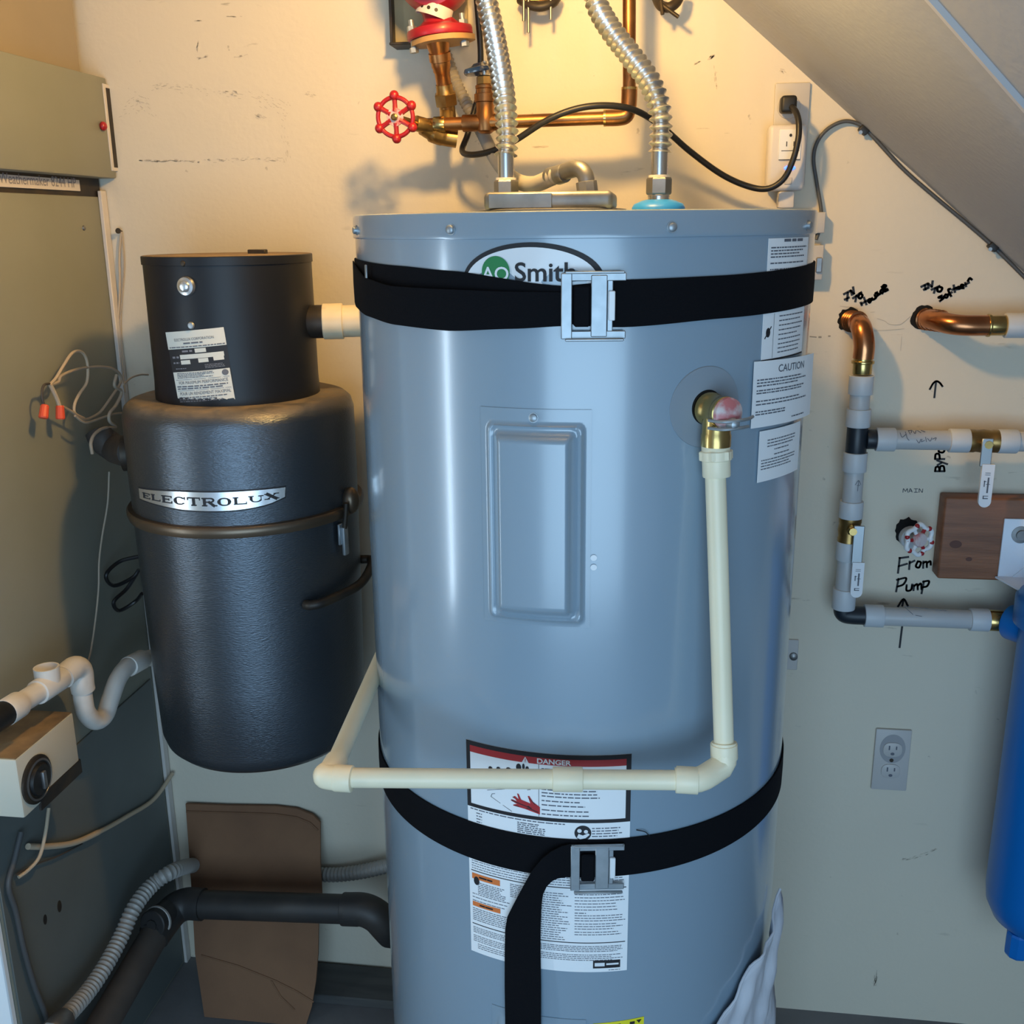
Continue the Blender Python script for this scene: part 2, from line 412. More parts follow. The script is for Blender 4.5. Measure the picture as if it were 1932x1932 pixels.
# ================================================================== WATER HEATER
def tuv(x, y, r=R):
    a, z = onc(x, y, r); return a*R, z
WH = thing('water_heater', (TX, TY, 0), 'tall blue-grey cylindrical water heater tank strapped to the back wall', 'water heater')
ZC, ZT = 1.4872, 1.5138
obj('tank_body', MB().lathe((TX, TY, 0), (0, 0, 1), [(R-0.02, 0.0), (R-0.004, 0.01), (R, 0.03), (R, 0.4), (R, 0.8), (R, 1.2), (R, ZC+0.004)], 160), 'tank_paint', WH)
obj('top_cap', MB().lathe((TX, TY, 0), (0, 0, 1), [(R-0.001, ZC-0.001), (R+0.0022, ZC), (R+0.0026, ZC+0.0015), (R+0.0020, ZC+0.004), (R+0.0018, ZT-0.004), (R+0.0008, ZT-0.001), (R-0.002, ZT), (R-0.006, ZT-0.001), (R-0.009, ZT-0.006), (0.05, ZT-0.006)], 160), 'tank_paint', WH)
for px in (676, 853, 1266, 1520):
    a, z = onc(px, 433 if px < 1000 else 428)
    n = Vector((math.sin(a), -math.cos(a), 0))
    obj('cap_screw', MB().lathe(cp(a, 1.4965, R+0.0015), n, [(0.0058, 0), (0.0058, 0.001), (0.0045, 0.001), (0.0043, 0.0042), (0.003, 0.0052)], 12), 'zinc', WH, label='small pale hex screw')

def ribbon(tab, n, thick, cx=TX, cy=TY, deg=True):  # tab rows: angle, top, bottom, radius
    mb = MB(); a0, a1 = tab[0][0], tab[-1][0]; rs = []
    for i in range(n+1):
        a = lerp(a0, a1, i/n); t, b_, r = interp(tab, a); ar = math.radians(a)
        rs.append([cp(ar, t, r, cx, cy), cp(ar, (t+b_)/2, r+0.0002, cx, cy), cp(ar, b_, r, cx, cy), cp(ar, b_, r+thick, cx, cy), cp(ar, (t+b_)/2, r+thick+0.0004, cx, cy), cp(ar, t, r+thick, cx, cy)])
    return mb.rings(rs)

# embossed access panel
def emboss(name, u0, u1, v0, v1, steps, parent, nu=56, nv=80, rad=0.006):
    cu, cv, hu, hv = (u0+u1)/2, (v0+v1)/2, (u1-u0)/2, (v1-v0)/2
    def h(u, v):
        out = 0.0015
        for (a0, a1, b0, b1, rr, soft, hh) in steps:
            qx = abs(u-(a0+a1)/2)-(a1-a0)/2+rr; qy = abs(v-(b0+b1)/2)-(b1-b0)/2+rr
            d = math.hypot(max(qx, 0), max(qy, 0))+min(max(qx, qy), 0)-rr
            t = min(max(-d/soft, 0), 1); out += hh*t*t*(3-2*t)
        return out
    mb = MB(); vs = []; fs = []; W = nu+1
    for j in range(nv+1):
        for i in range(nu+1):
            u, v = lerp(u0, u1, i/nu), lerp(v0, v1, j/nv); vs.append(tankmap(u, v, h(u, v)))
    for j in range(nv):
        for i in range(nu):
            a = j*W+i; fs.append((a, a+1, a+W+1, a+W))
    edge = [i for i in range(W)]+[j*W+nu for j in range(1, nv+1)]+[nv*W+i for i in range(nu-1, -1, -1)]+[j*W for j in range(nv-1, 0, -1)]
    o0 = len(vs)
    for k in edge:
        j, i = divmod(k, W); vs.append(tankmap(lerp(u0, u1, i/nu), lerp(v0, v1, j/nv), -0.0005))
    m = len(edge)
    for k in range(m): fs.append((edge[k], o0+k, o0+(k+1) % m, edge[(k+1) % m]))
    mb.add(vs, fs)
    return obj(name, mb, 'tank_panel', parent, smooth=70)
ap = emboss('access_panel', -0.0885, 0.031, 1.0745, 1.3155,
            [(-0.0815, 0.0245, 1.0795, 1.3005, 0.007, 0.004, 0.005), (-0.0765, 0.0195, 1.0840, 1.2965, 0.006, 0.003, -0.003), (-0.0735, 0.0165, 1.0860, 1.2945, 0.008, 0.012, 0.013)], WH)
a, z = onc(1007, 788)
obj('panel_screw', MB().lathe(cp(a, 1.3065, R+0.001), (math.sin(a), -math.cos(a), 0), [(0.0055, 0), (0.0055, 0.001), (0.0043, 0.001), (0.0041, 0.004), (0.002, 0.005)], 12), 'zinc', ap, label='hex screw head')
emboss('access_panel', -0.0885, 0.031, 0.30, 0.558, [(-0.0815, 0.0245, 0.305, 0.543, 0.007, 0.004, 0.005)], WH, 30, 40)
for py in (1052, 1070):
    u, v = tuv(1120, py); q = Art(tankmap, 0.0012); q.disc(u, v, 0.0035, 0.0035, 16); obj('sticker_dot', q, 'white_gloss', WH)

# oval logo plate
ou, ov, oa, ob = -0.0318, 1.4460, 0.0745, 0.0375
q = Art(tankmap, 0.0008); q.disc(ou, ov, oa, ob, 64); lp = obj('logo_plate', q, 'ink', WH, label='oval maker plate with black rim')
q = Art(tankmap, 0.0012); q.disc(ou-0.001, ov-0.0012, oa-0.005, ob-0.0035, 64); obj('plate_face', q, 'white_gloss', lp)
gu, gv = tuv(936, 512)
q = Art(tankmap, 0.0016); q.disc(gu, gv, 0.0152, 0.0152, 40); obj('green_disc', q, 'green_print', lp)
q = Art(tankmap, 0.0020); q.text('AO', gu, gv-0.003, 0.019, bold=0.0002, sx=1.05); obj('disc_letters', q, 'white_gloss', lp)
q = Art(tankmap, 0.0016)
u_s, v_s = tuv(971, 520); q.text('Smith', u_s, v_s+0.0025, 0.0262, 'LEFT', bold=0.0004, sx=1.07); obj('name_letters', q, 'ink', lp)

# big front label: danger block above, instructions below
u0, u1, z0, z1, zm = -0.1172, 0.0805, 0.6270, 0.9187, 0.8315
lab = obj('warning_label', sheet(tankmap, u0, u1, z0, z1, 0.0004, 0.0003, 30, 4), 'paper', WH, label='large white printed label with danger block')
q = Art(tankmap, 0.0009); bw = 0.0052
q.rect(u0, u1, z1-bw*1.15, z1); q.rect(u0, u1, zm, zm+bw*0.9); q.rect(u0, u0+bw, zm, z1, 1); q.rect(u1-bw*1.1, u1, zm, z1, 1); obj('black_border', q, 'ink', lab)
q = Art(tankmap, 0.0009); q.rect(u0+bw, u1-bw*1.1, z1-bw*1.15-0.0085, z1-bw*1.15); obj('danger_band', q, 'red_print', lab)
q = Art(tankmap, 0.0012); q.text('DANGER', -0.0085, z1-0.0105, 0.0088, bold=0.00025, sx=1.1)
cu = -0.0415; zz = z1-0.0145; q.poly([(cu-0.0042, zz), (cu+0.0042, zz), (cu, zz+0.0078)]); obj('danger_word', q, 'white_gloss', lab)
q = Art(tankmap, 0.0014); q.rect(cu-0.0004, cu+0.0004, zz+0.002, zz+0.0055, 1); q.rect(cu-0.0004, cu+0.0004, zz+0.0008, zz+0.0014, 1); obj('alert_mark', q, 'red_print', lab)
q = Art(tankmap, 0.0010)
q.rect(-0.0260, -0.0255, zm+bw, z1-0.0145, 1)
def pt(x, y): return tuv(x, y)
q.line([pt(920, 1490), pt(953, 1488)], 0.0005); q.line([pt(1001, 1489), pt(929, 1497)], 0.0006); q.line([pt(929, 1497), pt(927, 1502), pt(966, 1530)], 0.0006)
for (x, y, a_, b_) in ((926, 1449, 5, 4), (941, 1450, 5, 4), (960, 1451, 6, 4), (979, 1447, 6, 7), (988, 1446, 3, 6), (995, 1450, 4, 5)):
    u, v = pt(x, y); q.disc(u, v, a_*0.00054, b_*0.0007, 12)
obj('drawing', q, 'ink', lab)
q = Art(tankmap, 0.0011)
for pl in ([(1019, 1536), (1019, 1522), (1006, 1512), (999, 1501), (996, 1501), (1001, 1515), (984, 1508), (979, 1497), (976, 1496), (979, 1507), (972, 1501), (969, 1502), (976, 1511), (966, 1507), (964, 1509), (976, 1516), (969, 1517), (969, 1519), (990, 1525)],):
    q.poly([pt(*p) for p in pl])
obj('scald_hand', q, 'red_print', lab)
q = Art(tankmap, 0.00115)
q.line([pt(968, 1503), pt(1000, 1522)], 0.0009); q.line([pt(966, 1509), pt(985, 1517), pt(1003, 1524)], 0.0011); q.line([pt(972, 1519), pt(1000, 1525), pt(1016, 1532)], 0.0010); q.line([pt(998, 1505), pt(1010, 1517)], 0.0008)
obj('hand_shading', q, 'ink', lab)
q = Art(tankmap, 0.0009)
q.lines(-0.0225, 0.068, z1-0.0195, z1-0.023, 1, 0.0012, 0.1); q.lines(-0.0225, 0.055, 0.8725, 0.864, 3, 0.0015, 0.3); q.lines(-0.0225, 0.05, 0.858, 0.8525, 2, 0.0015, 0.4); q.lines(-0.0225, 0.05, 0.846, 0.8405, 2, 0.0015, 0.3)
q.lines(u0+0.004, 0.005, zm-0.0025, zm-0.0045, 1, 0.0014, 0.02)
q.lines(u0+0.012, u0+0.020, zm-0.007, zm-0.0185, 4, 0.0013, 0.1); q.lines(-0.052, -0.018, zm-0.0065, zm-0.019, 6, 0.0013, 0.35); q.lines(0.036, 0.075, zm-0.007, zm-0.0175, 4, 0.0013, 0.3)
q.lines(u0+0.004, u1-0.006, 0.7610, 0.7475, 5, 0.0010, 0.05)
q.lines(u0+0.012, -0.066, 0.7285, 0.7140, 7, 0.0010, 0.3); q.lines(u0+0.004, -0.062, 0.7115, 0.7020, 3, 0.0010, 0.2)
q.lines(-0.062, -0.040, 0.739, 0.722, 8, 0.0010, 0.1); q.lines(u0+0.004, -0.062, 0.6905, 0.6745, 7, 0.0010, 0.12)
q.lines(-0.040, 0.013, 0.7355, 0.6720, 21, 0.0010, 0.3); q.lines(0.0165, 0.0775, 0.7355, 0.7145, 6, 0.0010, 0.2); q.lines(0.0165, 0.03, 0.710, 0.709, 1, 0.0012, 0)
q.lines(0.0165, 0.0775, 0.7065, 0.6995, 3, 0.0010, 0.2); q.lines(0.0165, 0.0775, 0.695, 0.688, 3, 0.0010, 0.3); q.lines(0.0165, 0.0775, 0.6835, 0.680, 2, 0.0010, 0.2)
q.lines(u0+0.004, u1-0.004, 0.6635, 0.6565, 4, 0.0009, 0.08); q.lines(u0+0.004, u1-0.004, 0.6515, 0.6440, 4, 0.0009, 0.1); q.lines(u0+0.01, -0.022, 0.640, 0.6345, 3, 0.0009, 0.5); q.lines(0.058, 0.072, 0.6295, 0.6295, 1, 0.0009, 0)
obj('small_print', q, 'ink_grey', lab)
q = Art(tankmap, 0.0010)
for zz in (0.7435, 0.6680): q.rect(u0+0.003, u1-0.003, zz, zz+0.0011)
q.rect(0.039, 0.072, 0.6325, 0.6435, 4); q.disc(0.0255, 0.8185, 0.0098, 0.0098, 32)
u, v = pt(900, 1661); q.disc(u, v, 0.004, 0.006, 14)
obj('rules_and_badges', q, 'ink', lab)
q = Art(tankmap, 0.0013); q.rect(0.041, 0.053, 0.6355, 0.6405, 2); q.rect(0.055, 0.070, 0.637, 0.6395, 2)
q.disc(0.0215, 0.8215, 0.0026, 0.0026, 14); q.disc(0.0290, 0.8205, 0.0024, 0.0024, 14); q.poly([(0.0185, 0.8125), (0.0205, 0.8175), (0.0255, 0.8155), (0.0315, 0.8185), (0.0335, 0.8165), (0.0285, 0.8120), (0.0225, 0.8105)]); obj('badge_figures', q, 'white_gloss', lab)
for za, zb in ((0.7325, 0.7405), (0.6940, 0.7005)):
    q = Art(tankmap, 0.0010); q.rect(u0+0.004, -0.075, za, zb); obj('orange_band', q, 'orange_print', lab)
q = Art(tankmap, 0.0013); q.lines(u0+0.014, -0.085, 0.7365, 0.7365, 1, 0.0022, 0, 0.1); q.lines(u0+0.014, -0.085, 0.6972, 0.6972, 1, 0.002, 0, 0.1); obj('orange_band_words', q, 'ink', lab)

# papers on the right-hand side
def paper(u0, u1, z0, z1, lift, curl, shear, lines, name='paper_label', label=None, title=None):
    def mp(u, v, l):
        t = (u-u0)/(u1-u0); return tankmap(u, v+shear*t, lift+l+curl*t*t)
    p = obj(name, sheet(mp, u0, u1, z0, z1, 0, 0.0004, 20, 6), 'paper', WH, label=label)
    q = Art(mp, 0.0007)
    for (a0, a1, v0, v1, n, h, rag) in lines: q.lines(lerp(u0, u1, a0), lerp(u0, u1, a1), lerp(z0, z1, v0), lerp(z0, z1, v1), n, h, rag)
    obj('small_print', q, 'ink_grey', p)
    if title:
        q = Art(mp, 0.0007); q.text(title, lerp(u0, u1, 0.52), lerp(z0, z1, 0.86), 0.0115, bold=0.0001, sx=1.25); obj('title', q, 'ink_grey', p)
    return p
paper(0.236, 0.335, 1.4030, 1.4838, 0.0004, 0, 0, [(0.3, 0.8, 0.97, 0.93, 1, 0.003, 0), (0.05, 0.95, 0.88, 0.76, 4, 0.0014, 0.3), (0.05, 0.95, 0.68, 0.60, 2, 0.0014, 0.2)], label='white printed sticker just below the cap')
pp = paper(0.2335, 0.336, 1.3560, 1.4065, 0.0005, 0, 0, [(0.3, 0.95, 0.9, 0.7, 3, 0.0012, 0.3), (0.3, 0.95, 0.6, 0.4, 3, 0.0012, 0.3), (0.3, 0.95, 0.3, 0.12, 3, 0.0012, 0.3)], label='white sticker with scald pictogram under the strap')
q = Art(tankmap, 0.0012); q.disc(0.2435, 1.385, 0.004, 0.0052, 14); q.line([(0.238, 1.379), (0.249, 1.391)], 0.0015); q.rect(0.2535, 0.2540, 1.357, 1.405, 1); obj('pictogram', q, 'ink', pp)
q = Art(tankmap, 0.0012); q.rect(0.2335, 0.336, 1.3545, 1.3562); obj('black_edge', q, 'ink', pp)
paper(0.2195, 0.366, 1.2830, 1.3560, 0.003, 0.006, -0.005, [(0.04, 0.85, 0.72, 0.63, 3, 0.0014, 0.3), (0.04, 0.8, 0.56, 0.52, 2, 0.0014, 0.5), (0.04, 0.85, 0.40, 0.35, 2, 0.0014, 0.5), (0.04, 0.8, 0.24, 0.2, 2, 0.0014, 0.6), (0.55, 0.8, 0.08, 0.08, 1, 0.0014, 0)], label='white caution sheet taped beside the relief valve', title='CAUTION')
paper(0.2365, 0.338, 1.2190, 1.2775, 0.002, 0.002, -0.003, [(0.15, 0.9, 0.80, 0.68, 3, 0.0012, 0.5), (0.3, 0.7, 0.6, 0.5, 2, 0.0012, 0.3), (0.05, 0.9, 0.42, 0.25, 4, 0.0012, 0.3)], label='lower loose white printed sheet')
# yellow energy sticker at the bottom
def eu(u, v, l): return tankmap(u, v+(u-0.037)*0.05, l)
en = obj('energy_label', sheet(eu, 0.0400, 0.1040, 0.43, 0.5515, 0.0004, 0.0003, 10, 4), 'yellow_print', WH, label='bright yellow energy sticker')
q = Art(eu, 0.0009); q.lines(0.058, 0.094, 0.546, 0.546, 1, 0.004, 0, 0.15); q.poly([(0.094, 0.549), (0.101, 0.549), (0.0975, 0.544)]); obj('energy_print', q, 'ink', en)

# jacket opening for the relief valve
GA, GZ = math.radians(32.1), 1.3125
gn = Vector((math.sin(GA), -math.cos(GA), 0))
q = MB(); rs = []
for rr, l in ((0.0435, 0.0002), (0.043, 0.0014), (0.030, 0.0018), (0.0188, 0.0022)):
    rs.append([tankmap(GA*R+rr*math.cos(2*PI*k/48), GZ+rr*math.sin(2*PI*k/48), l) for k in range(48)])
q.rings(rs, cap=False); grom = obj('insulation_disc', q, 'gromm', WH, label='round plastic disc around the valve hole')
q = Art(tankmap, 0.0016); q.disc(GA*R, GZ, 0.0192, 0.0192, 32); obj('dark_hole', q, 'black_hole', grom)

# top fittings that belong to the tank
jb = obj('junction_cover', MB().box((-0.196, 1.205, 1.5160), (-0.050, 1.33, 1.5365), 0.006, 3), 'galv', WH, label='flat galvanised wiring cover on top')
obj('cover_flange', MB().lathe((-0.123, 1.262, 1.5075), (0, 0, 1), [(0.086, 0), (0.0875, 0.006), (0.0865, 0.0095), (0.08, 0.0105)], 48), 'galv', jb)
obj('cover_flap', MB().box((-0.190, 1.2035, 1.5185), (-0.118, 1.206, 1.5345), 0.0006, 1), 'galv', jb)
obj('top_collar', MB().lathe((0.0005, 1.40, ZT-0.006), (0, 0, 1), [(0.034, 0), (0.034, 0.012), (0.0315, 0.0165), (0.022, 0.0205), (0.016, 0.022)], 40), 'ring_blue', WH, label='bright blue plastic collar')
obj('nipple', MB().lathe((0.0005, 1.40, ZT-0.004), (0, 0, 1), [(0.0125, 0), (0.0125, 0.034)], 28), 'steel', WH)
obj('nipple', MB().lathe((-0.197, 1.40, ZT-0.004), (0, 0, 1), [(0.0125, 0), (0.0125, 0.034)], 28), 'steel', WH)

# ------------------------------------------------------------------ straps
def buckle(parent, phi, z, hw, hh, lift):
    n = Vector((math.sin(phi), -math.cos(phi), 0)); t = Vector((math.cos(phi), math.sin(phi), 0)); c = cp(phi, z, R+lift)
    mt = Matrix([[t.x, 0, n.x, c.x], [t.y, 0, n.y, c.y], [t.z, 1, n.z, c.z], [0, 0, 0, 1]])
    B = lambda mb, a, b_, bev=0.0008: mb.box(a, b_, bev, 1, mt)
    f = MB()
    B(f, (-hw, -hh, 0), (hw, -hh+0.008, 0.003)); B(f, (-hw, hh-0.008, 0), (hw, hh, 0.003))
    B(f, (-hw, -hh, 0.0005), (-hw+0.011, hh, 0.0045)); B(f, (-hw*0.08, -hh+0.002, 0.0002), (hw*0.42, hh-0.002, 0.004)); B(f, (hw*0.42, -hh+0.002, 0.0002), (hw*0.60, hh-0.002, 0.0022))
    bk = obj('buckle', f, 'zinc', parent, label='galvanised steel cinch buckle')
    g = MB(); B(g, (-hw+0.004, -hh-0.002, 0.004), (hw-0.002, -hh+0.0006, 0.0085)); B(g, (-hw+0.004, hh-0.0006, 0.004), (hw-0.002, hh+0.002, 0.0085)); obj('folded_lip', g, 'zinc', bk)
    g = MB(); B(g, (hw*0.46, -hh*0.44, 0.0022), (hw*0.66, hh*0.46, 0.0060)); obj('lock_tab', g, 'white_gloss', bk)
    g = MB(); B(g, (-hw*0.80+0.006, -hh+0.012, 0.0005), (-hw*0.10, hh-0.012, 0.0052), 0.002); obj('strap_loop', g, 'strap', bk)
SU = thing('tie_down_strap', (TX, TY-R, 1.425), 'black webbing strap buckled around the top of the tank below the cap', 'strap')
obj('webbing', ribbon([(-125, 1.4640, 1.418, R+0.0008), (-66, 1.4630, 1.417, R+0.0008), (-40, 1.4590, 1.413, R+0.0008), (-24, 1.4550, 1.409, R+0.001), (0, 1.4410, 1.404, R+0.002), (8, 1.4440, 1.4000, R+0.002), (13, 1.4465, 1.3995, R+0.001), (34, 1.4480, 1.4045, R+0.0008), (74, 1.4540, 1.4085, R+0.0008), (125, 1.458, 1.412, R+0.0008)], 120, 0.0016), 'strap', SU)
obj('loose_end', ribbon([(-70, 1.4610, 1.4120, R+0.0035), (-64, 1.4560, 1.4080, R+0.005), (-52, 1.4440, 1.4020, R+0.009), (-40, 1.4380, 1.3970, R+0.011), (-24, 1.4370, 1.3945, R+0.010), (-10, 1.4355, 1.3985, R+0.007), (0.5, 1.4350, 1.4015, R+0.0045)], 60, 0.0016), 'strap', SU, label='slack folded strap end standing off')
a, z = onc(705, 517)
obj('strap_clip', MB().box((-0.0025, -0.0105, 0), (0.0025, 0.0105, 0.002), 0.0008, 1, Matrix.Translation(cp(a, z, R+0.008)) @ Matrix.Rotation(a, 4, 'Z') @ Matrix.Rotation(PI/2, 4, 'X')), 'zinc', SU, label='small bright wire clip')
buckle(SU, math.radians(6.4), 1.4212, 0.0325, 0.0325, 0.004)
SL = thing('tie_down_strap', (TX, TY-R, 0.79), 'black webbing strap buckled around the lower tank with a long tail hanging down', 'strap')
obj('webbing', ribbon([(-130, 0.812, 0.764, R+0.001), (-60, 0.812, 0.764, R+0.001), (0, 0.8105, 0.760, R+0.0015), (16, 0.8105, 0.7615, R+0.0015), (60, 0.812, 0.7655, R+0.001), (130, 0.812, 0.7655, R+0.001)], 120, 0.0016), 'strap', SL)
buckle(SL, math.radians(8.6), 0.7765, 0.0315, 0.030, 0.004)
tl = [((1078, 1592), (1078, 1652)), ((1060, 1596), (1066, 1654)), ((1040, 1606), (1053, 1656)), ((1022, 1620), (1042, 1661)), ((1004, 1642), (1032, 1671)), ((986, 1674), (1025, 1686)), ((970, 1704), (1022, 1706)), ((958, 1728), (1021, 1730)), ((954, 1752), (1020, 1752)), ((953, 1800), (1020, 1800)), ((953, 1860), (1021, 1860)), ((954, 1932), (1021, 1932)), ((955, 2050), (1022, 2050))]
mb = MB(); rs = []
for i, (l, r_) in enumerate(tl):
    lf = [0.008, 0.010, 0.013, 0.014, 0.0135, 0.012, 0.010, 0.008, 0.0065, 0.006, 0.007, 0.009, 0.009][i]
    a, za = onc(*l, R+lf); b_, zb = onc(*r_, R+lf); n = 4; row = []
    for k in range(n+1): row.append(cp(lerp(a, b_, k/n), lerp(za, zb, k/n), R+lf))
    for k in range(n, -1, -1): row.append(cp(lerp(a, b_, k/n), lerp(za, zb, k/n), R+lf+0.0016))
    rs.append(row)
obj('hanging_tail', mb.rings(rs), 'strap', SL, label='long loose strap tail')
q = MB(); q.tube(spline([cp(*onc(1200, 1565), R+0.001), cp(*onc(1215, 1566), R+0.004), cp(*onc(1226, 1578), R+0.002)], 6), 0.0006, 6); obj('loose_thread', q, 'black_cable', SL)

# ------------------------------------------------------------------ relief valve and its drain line
RV = thing('relief_valve', cp(GA, GZ, R), 'brass temperature relief valve with lever on the right side of the tank', 'valve')
vb = cp(GA, GZ-0.001, R-0.006); vo = cp(GA, GZ, R+0.020)
obj('valve_body', MB().lathe(vb, gn, [(0.0165, 0), (0.0165, 0.010), (0.0178, 0.011), (0.0178, 0.018), (0.0165, 0.020), (0.0160, 0.034), (0.0172, 0.036), (0.0172, 0.041), (0.015, 0.043)], 28), 'brass_bright', RV)
obj('outlet', MB().lathe((vo.x, vo.y, GZ-0.004), (0, 0, -1), [(0.0150, 0), (0.0150, 0.020), (0.0158, 0.022), (0.0158, 0.034)], 28), 'brass_bright', RV)
obj('end_cap', MB().lathe(cp(GA, GZ-0.001, R+0.037), gn, [(0.0170, 0), (0.0165, 0.004), (0.010, 0.008), (0.004, 0.0095)], 28), 'wheel_tag', RV, label='round red and grey tag')
t_ = Vector((math.cos(GA), math.sin(GA), 0))
lv = [cp(GA, GZ-0.008, R+0.03)-t_*0.017, cp(GA, GZ-0.007, R+0.047)-t_*0.012, cp(GA, GZ-0.006, R+0.053)+t_*0.004, cp(GA, GZ-0.006, R+0.050)+t_*0.018, cp(GA, GZ-0.005, R+0.046)+t_*0.026]
obj('test_lever', MB().tube(spline(lv, 6), 0.0018, 8), 'zinc', RV)
obj('test_lever', MB().tube(spline([p-Vector((0, 0, 0.008)) for p in lv[:4]], 6), 0.0018, 8), 'zinc', RV)
obj('lever_hub', MB().lathe(cp(GA, GZ-0.010, R+0.043), gn, [(0.006, 0), (0.0065, 0.004), (0.005, 0.010), (0.002, 0.012)], 14), 'zinc', RV)
DP = thing('drain_pipe', (vo.x, vo.y, 0.75), 'cream plastic drain pipe running down from relief valve and across the tank', 'pipe')
pr = 0.0110
pA = Vector((vo.x, vo.y, GZ-0.037)); pB = aY(1366, 1412, 1.055)
yh = 1.028
pC = aY(1300, 1472, 1.026); zh = pC.z
pD = aZ(622, 1467, zh)
pE = aZ(716, 1250, zh+0.006)
obj('pipe', MB().cyl(pA-Vector((0, 0, 0.018)), pB, pr), 'cream_pvc', DP)
obj('pipe', MB().cyl(pC, pD, pr), 'cream_pvc', DP)
d = (pE-pD).normalized()
obj('pipe', MB().cyl(pD, pE+d*0.35, pr), 'cream_pvc', DP)
dn = (pB-pA).normalized()
obj('adapter', MB().lathe(pA, dn, [(0.0140, -0.003), (0.0150, 0), (0.0150, 0.006), (0.0152, 0.0065), (0.0165, 0.007), (0.0165, 0.016), (0.0148, 0.017), (0.0148, 0.033), (0.0142, 0.034)], 6*4), 'cream_pvc', DP)
obj('adapter_hex', MB().lathe(pA+dn*0.006, dn, [(0.0172, 0), (0.0182, 0.001), (0.0182, 0.009), (0.0172, 0.010)], 6), 'cream_pvc', DP, smooth=0)
# two-bend elbow at the bottom right
fr = 0.0138
e1 = pB; e2 = pC+Vector((0.002, 0, 0))
el = [aY(1366, 1400, 1.056), aY(1366.5, 1424, 1.053), aY(1366, 1436, 1.051), aY(1361, 1446, 1.049), aY(1338, 1461, 1.036), aY(1328, 1467, 1.030), aY(1318, 1470.5, 1.027), aY(1300, 1472, 1.026), aY(1274, 1472, 1.025)]
obj('elbow', MB().tube(el, fr, 22), 'cream_pvc', DP)
obj('elbow_collar', MB().cyl(e1-dn*0.006, e1+dn*0.012, fr+0.0012, 24, 0.001), 'cream_pvc', DP)
obj('elbow_collar', MB().cyl(e2-Vector((0.016, 0, 0)), e2+Vector((0.008, 0, 0)), fr+0.0010, 24, 0.001), 'cream_pvc', DP)
hx = (pC-pD).normalized(); cc = pD+(pC-pD)*0.665
obj('coupling', MB().cyl(cc-hx*0.0165, cc+hx*0.0165, 0.0138, 24, 0.001), 'cream_pvc', DP, label='sleeve coupling')
el = spline([pD+Vector((0.022, 0, 0)), pD+Vector((0.006, 0, 0)), pD-Vector((0.006, -0.003, 0)), pD+d*0.012-Vector((0.002, 0, 0)), pD+d*0.034], 8)
obj('elbow', MB().tube(el, fr, 22), 'cream_pvc', DP)
obj('elbow_collar', MB().cyl(pD+Vector((0.006, 0, 0)), pD+Vector((0.026, 0, 0)), fr+0.0010, 24, 0.001), 'cream_pvc', DP)

# ------------------------------------------------------------------ flexible connectors on top of the tank
def connector(name, base, path, label):
    t = thing(name, base, label, 'hose'); base = Vector(base)
    z = base.z
    obj('nut', MB().lathe((base.x, base.y, z+0.022), (0, 0, 1), [(0.0150, 0), (0.0162, 0.002), (0.0162, 0.019), (0.0150, 0.021)], 6), 'galv', t, smooth=0)
    obj('thread', MB().lathe((base.x, base.y, z+0.010), (0, 0, 1), [(0.0135, 0), (0.0142, 0.002), (0.0135, 0.004), (0.0142, 0.006), (0.0135, 0.008), (0.0142, 0.010), (0.0135, 0.012)], 28), 'steel', t)
    obj('gasket_ring', MB().lathe((base.x, base.y, z+0.043), (0, 0, 1), [(0.0135, 0), (0.0135, 0.003)], 24), 'off_white', t)
    obj('sleeve', MB().lathe((base.x, base.y, z+0.043), (0, 0, 1), [(0.0105, 0), (0.0105, 0.036)], 28), 'steel', t)
    q = MB(); corrugated(q, spline(path, 24), 0.0125, 0.0026, 0.0100, 22, 6); obj('corrugated_tube', q, 'flexsteel', t)
zt = ZT
connector('flex_connector', (-0.197, 1.40, zt), [(-0.197, 1.40, zt+0.074), aY(957, 255, 1.405), aY(952, 190, 1.42), aY(942, 120, 1.45), aY(929, 50, 1.48), aY(916, -10, 1.50), aY(905, -80, 1.53)], 'ribbed stainless water hose rising from the left of the tank top')
connector('flex_connector', (0.0005, 1.40, zt), [(0.0005, 1.40, zt+0.074), aY(1247, 250, 1.40), aY(1244, 205, 1.40), aY(1226, 155, 1.41), aY(1190, 105, 1.43), aY(1152, 55, 1.45), aY(1125, 5, 1.47), aY(1112, -60, 1.48)], 'ribbed stainless water hose rising from the blue collar on the right')

# wiring conduit into the junction cover
EC = thing('electrical_conduit', (-0.085, 1.285, 1.535), 'grey flexible electrical conduit curving onto the tank top wiring cover', 'conduit')
cb = aY(1107, 368, 1.285)
ce = aY(1092, 328, 1.30)
pth = [aY(1040, 335, 1.33), aY(1005, 348, 1.39), aY(970, 338, 1.48), aY(938, 305, 1.62), aY(912, 255, 1.695), aY(885, 205, 1.722), aY(862, 160, 1.735), aY(840, 100, 1.735), aY(820, 40, 1.735)]
q = MB(); corrugated(q, spline([aY(1062, 326, 1.315)]+pth, 14), 0.0092, 0.0011, 0.0068, 16, 4); obj('hose', q, 'conduit_grey', EC)
q = MB(); q.tube(spline([aY(1035, 333, 1.335), aY(1062, 325, 1.315), aY(1088, 318, 1.295), aY(1103, 328, 1.287), aY(1108, 350, 1.285)], 8), [0.0100]*16+[0.0098]*17, 16); obj('elbow_connector', q, 'galv', EC)
obj('connector_nut', MB().cyl(aY(1110, 362, 1.285)-Vector((0, 0, 0.008)), aY(1106, 342, 1.285), 0.0125, 8, 0.001), 'galv', EC)
obj('clamp', MB().cyl(aY(1052, 331, 1.322), aY(1066, 326, 1.312), 0.0115, 20, 0.001), 'galv', EC)

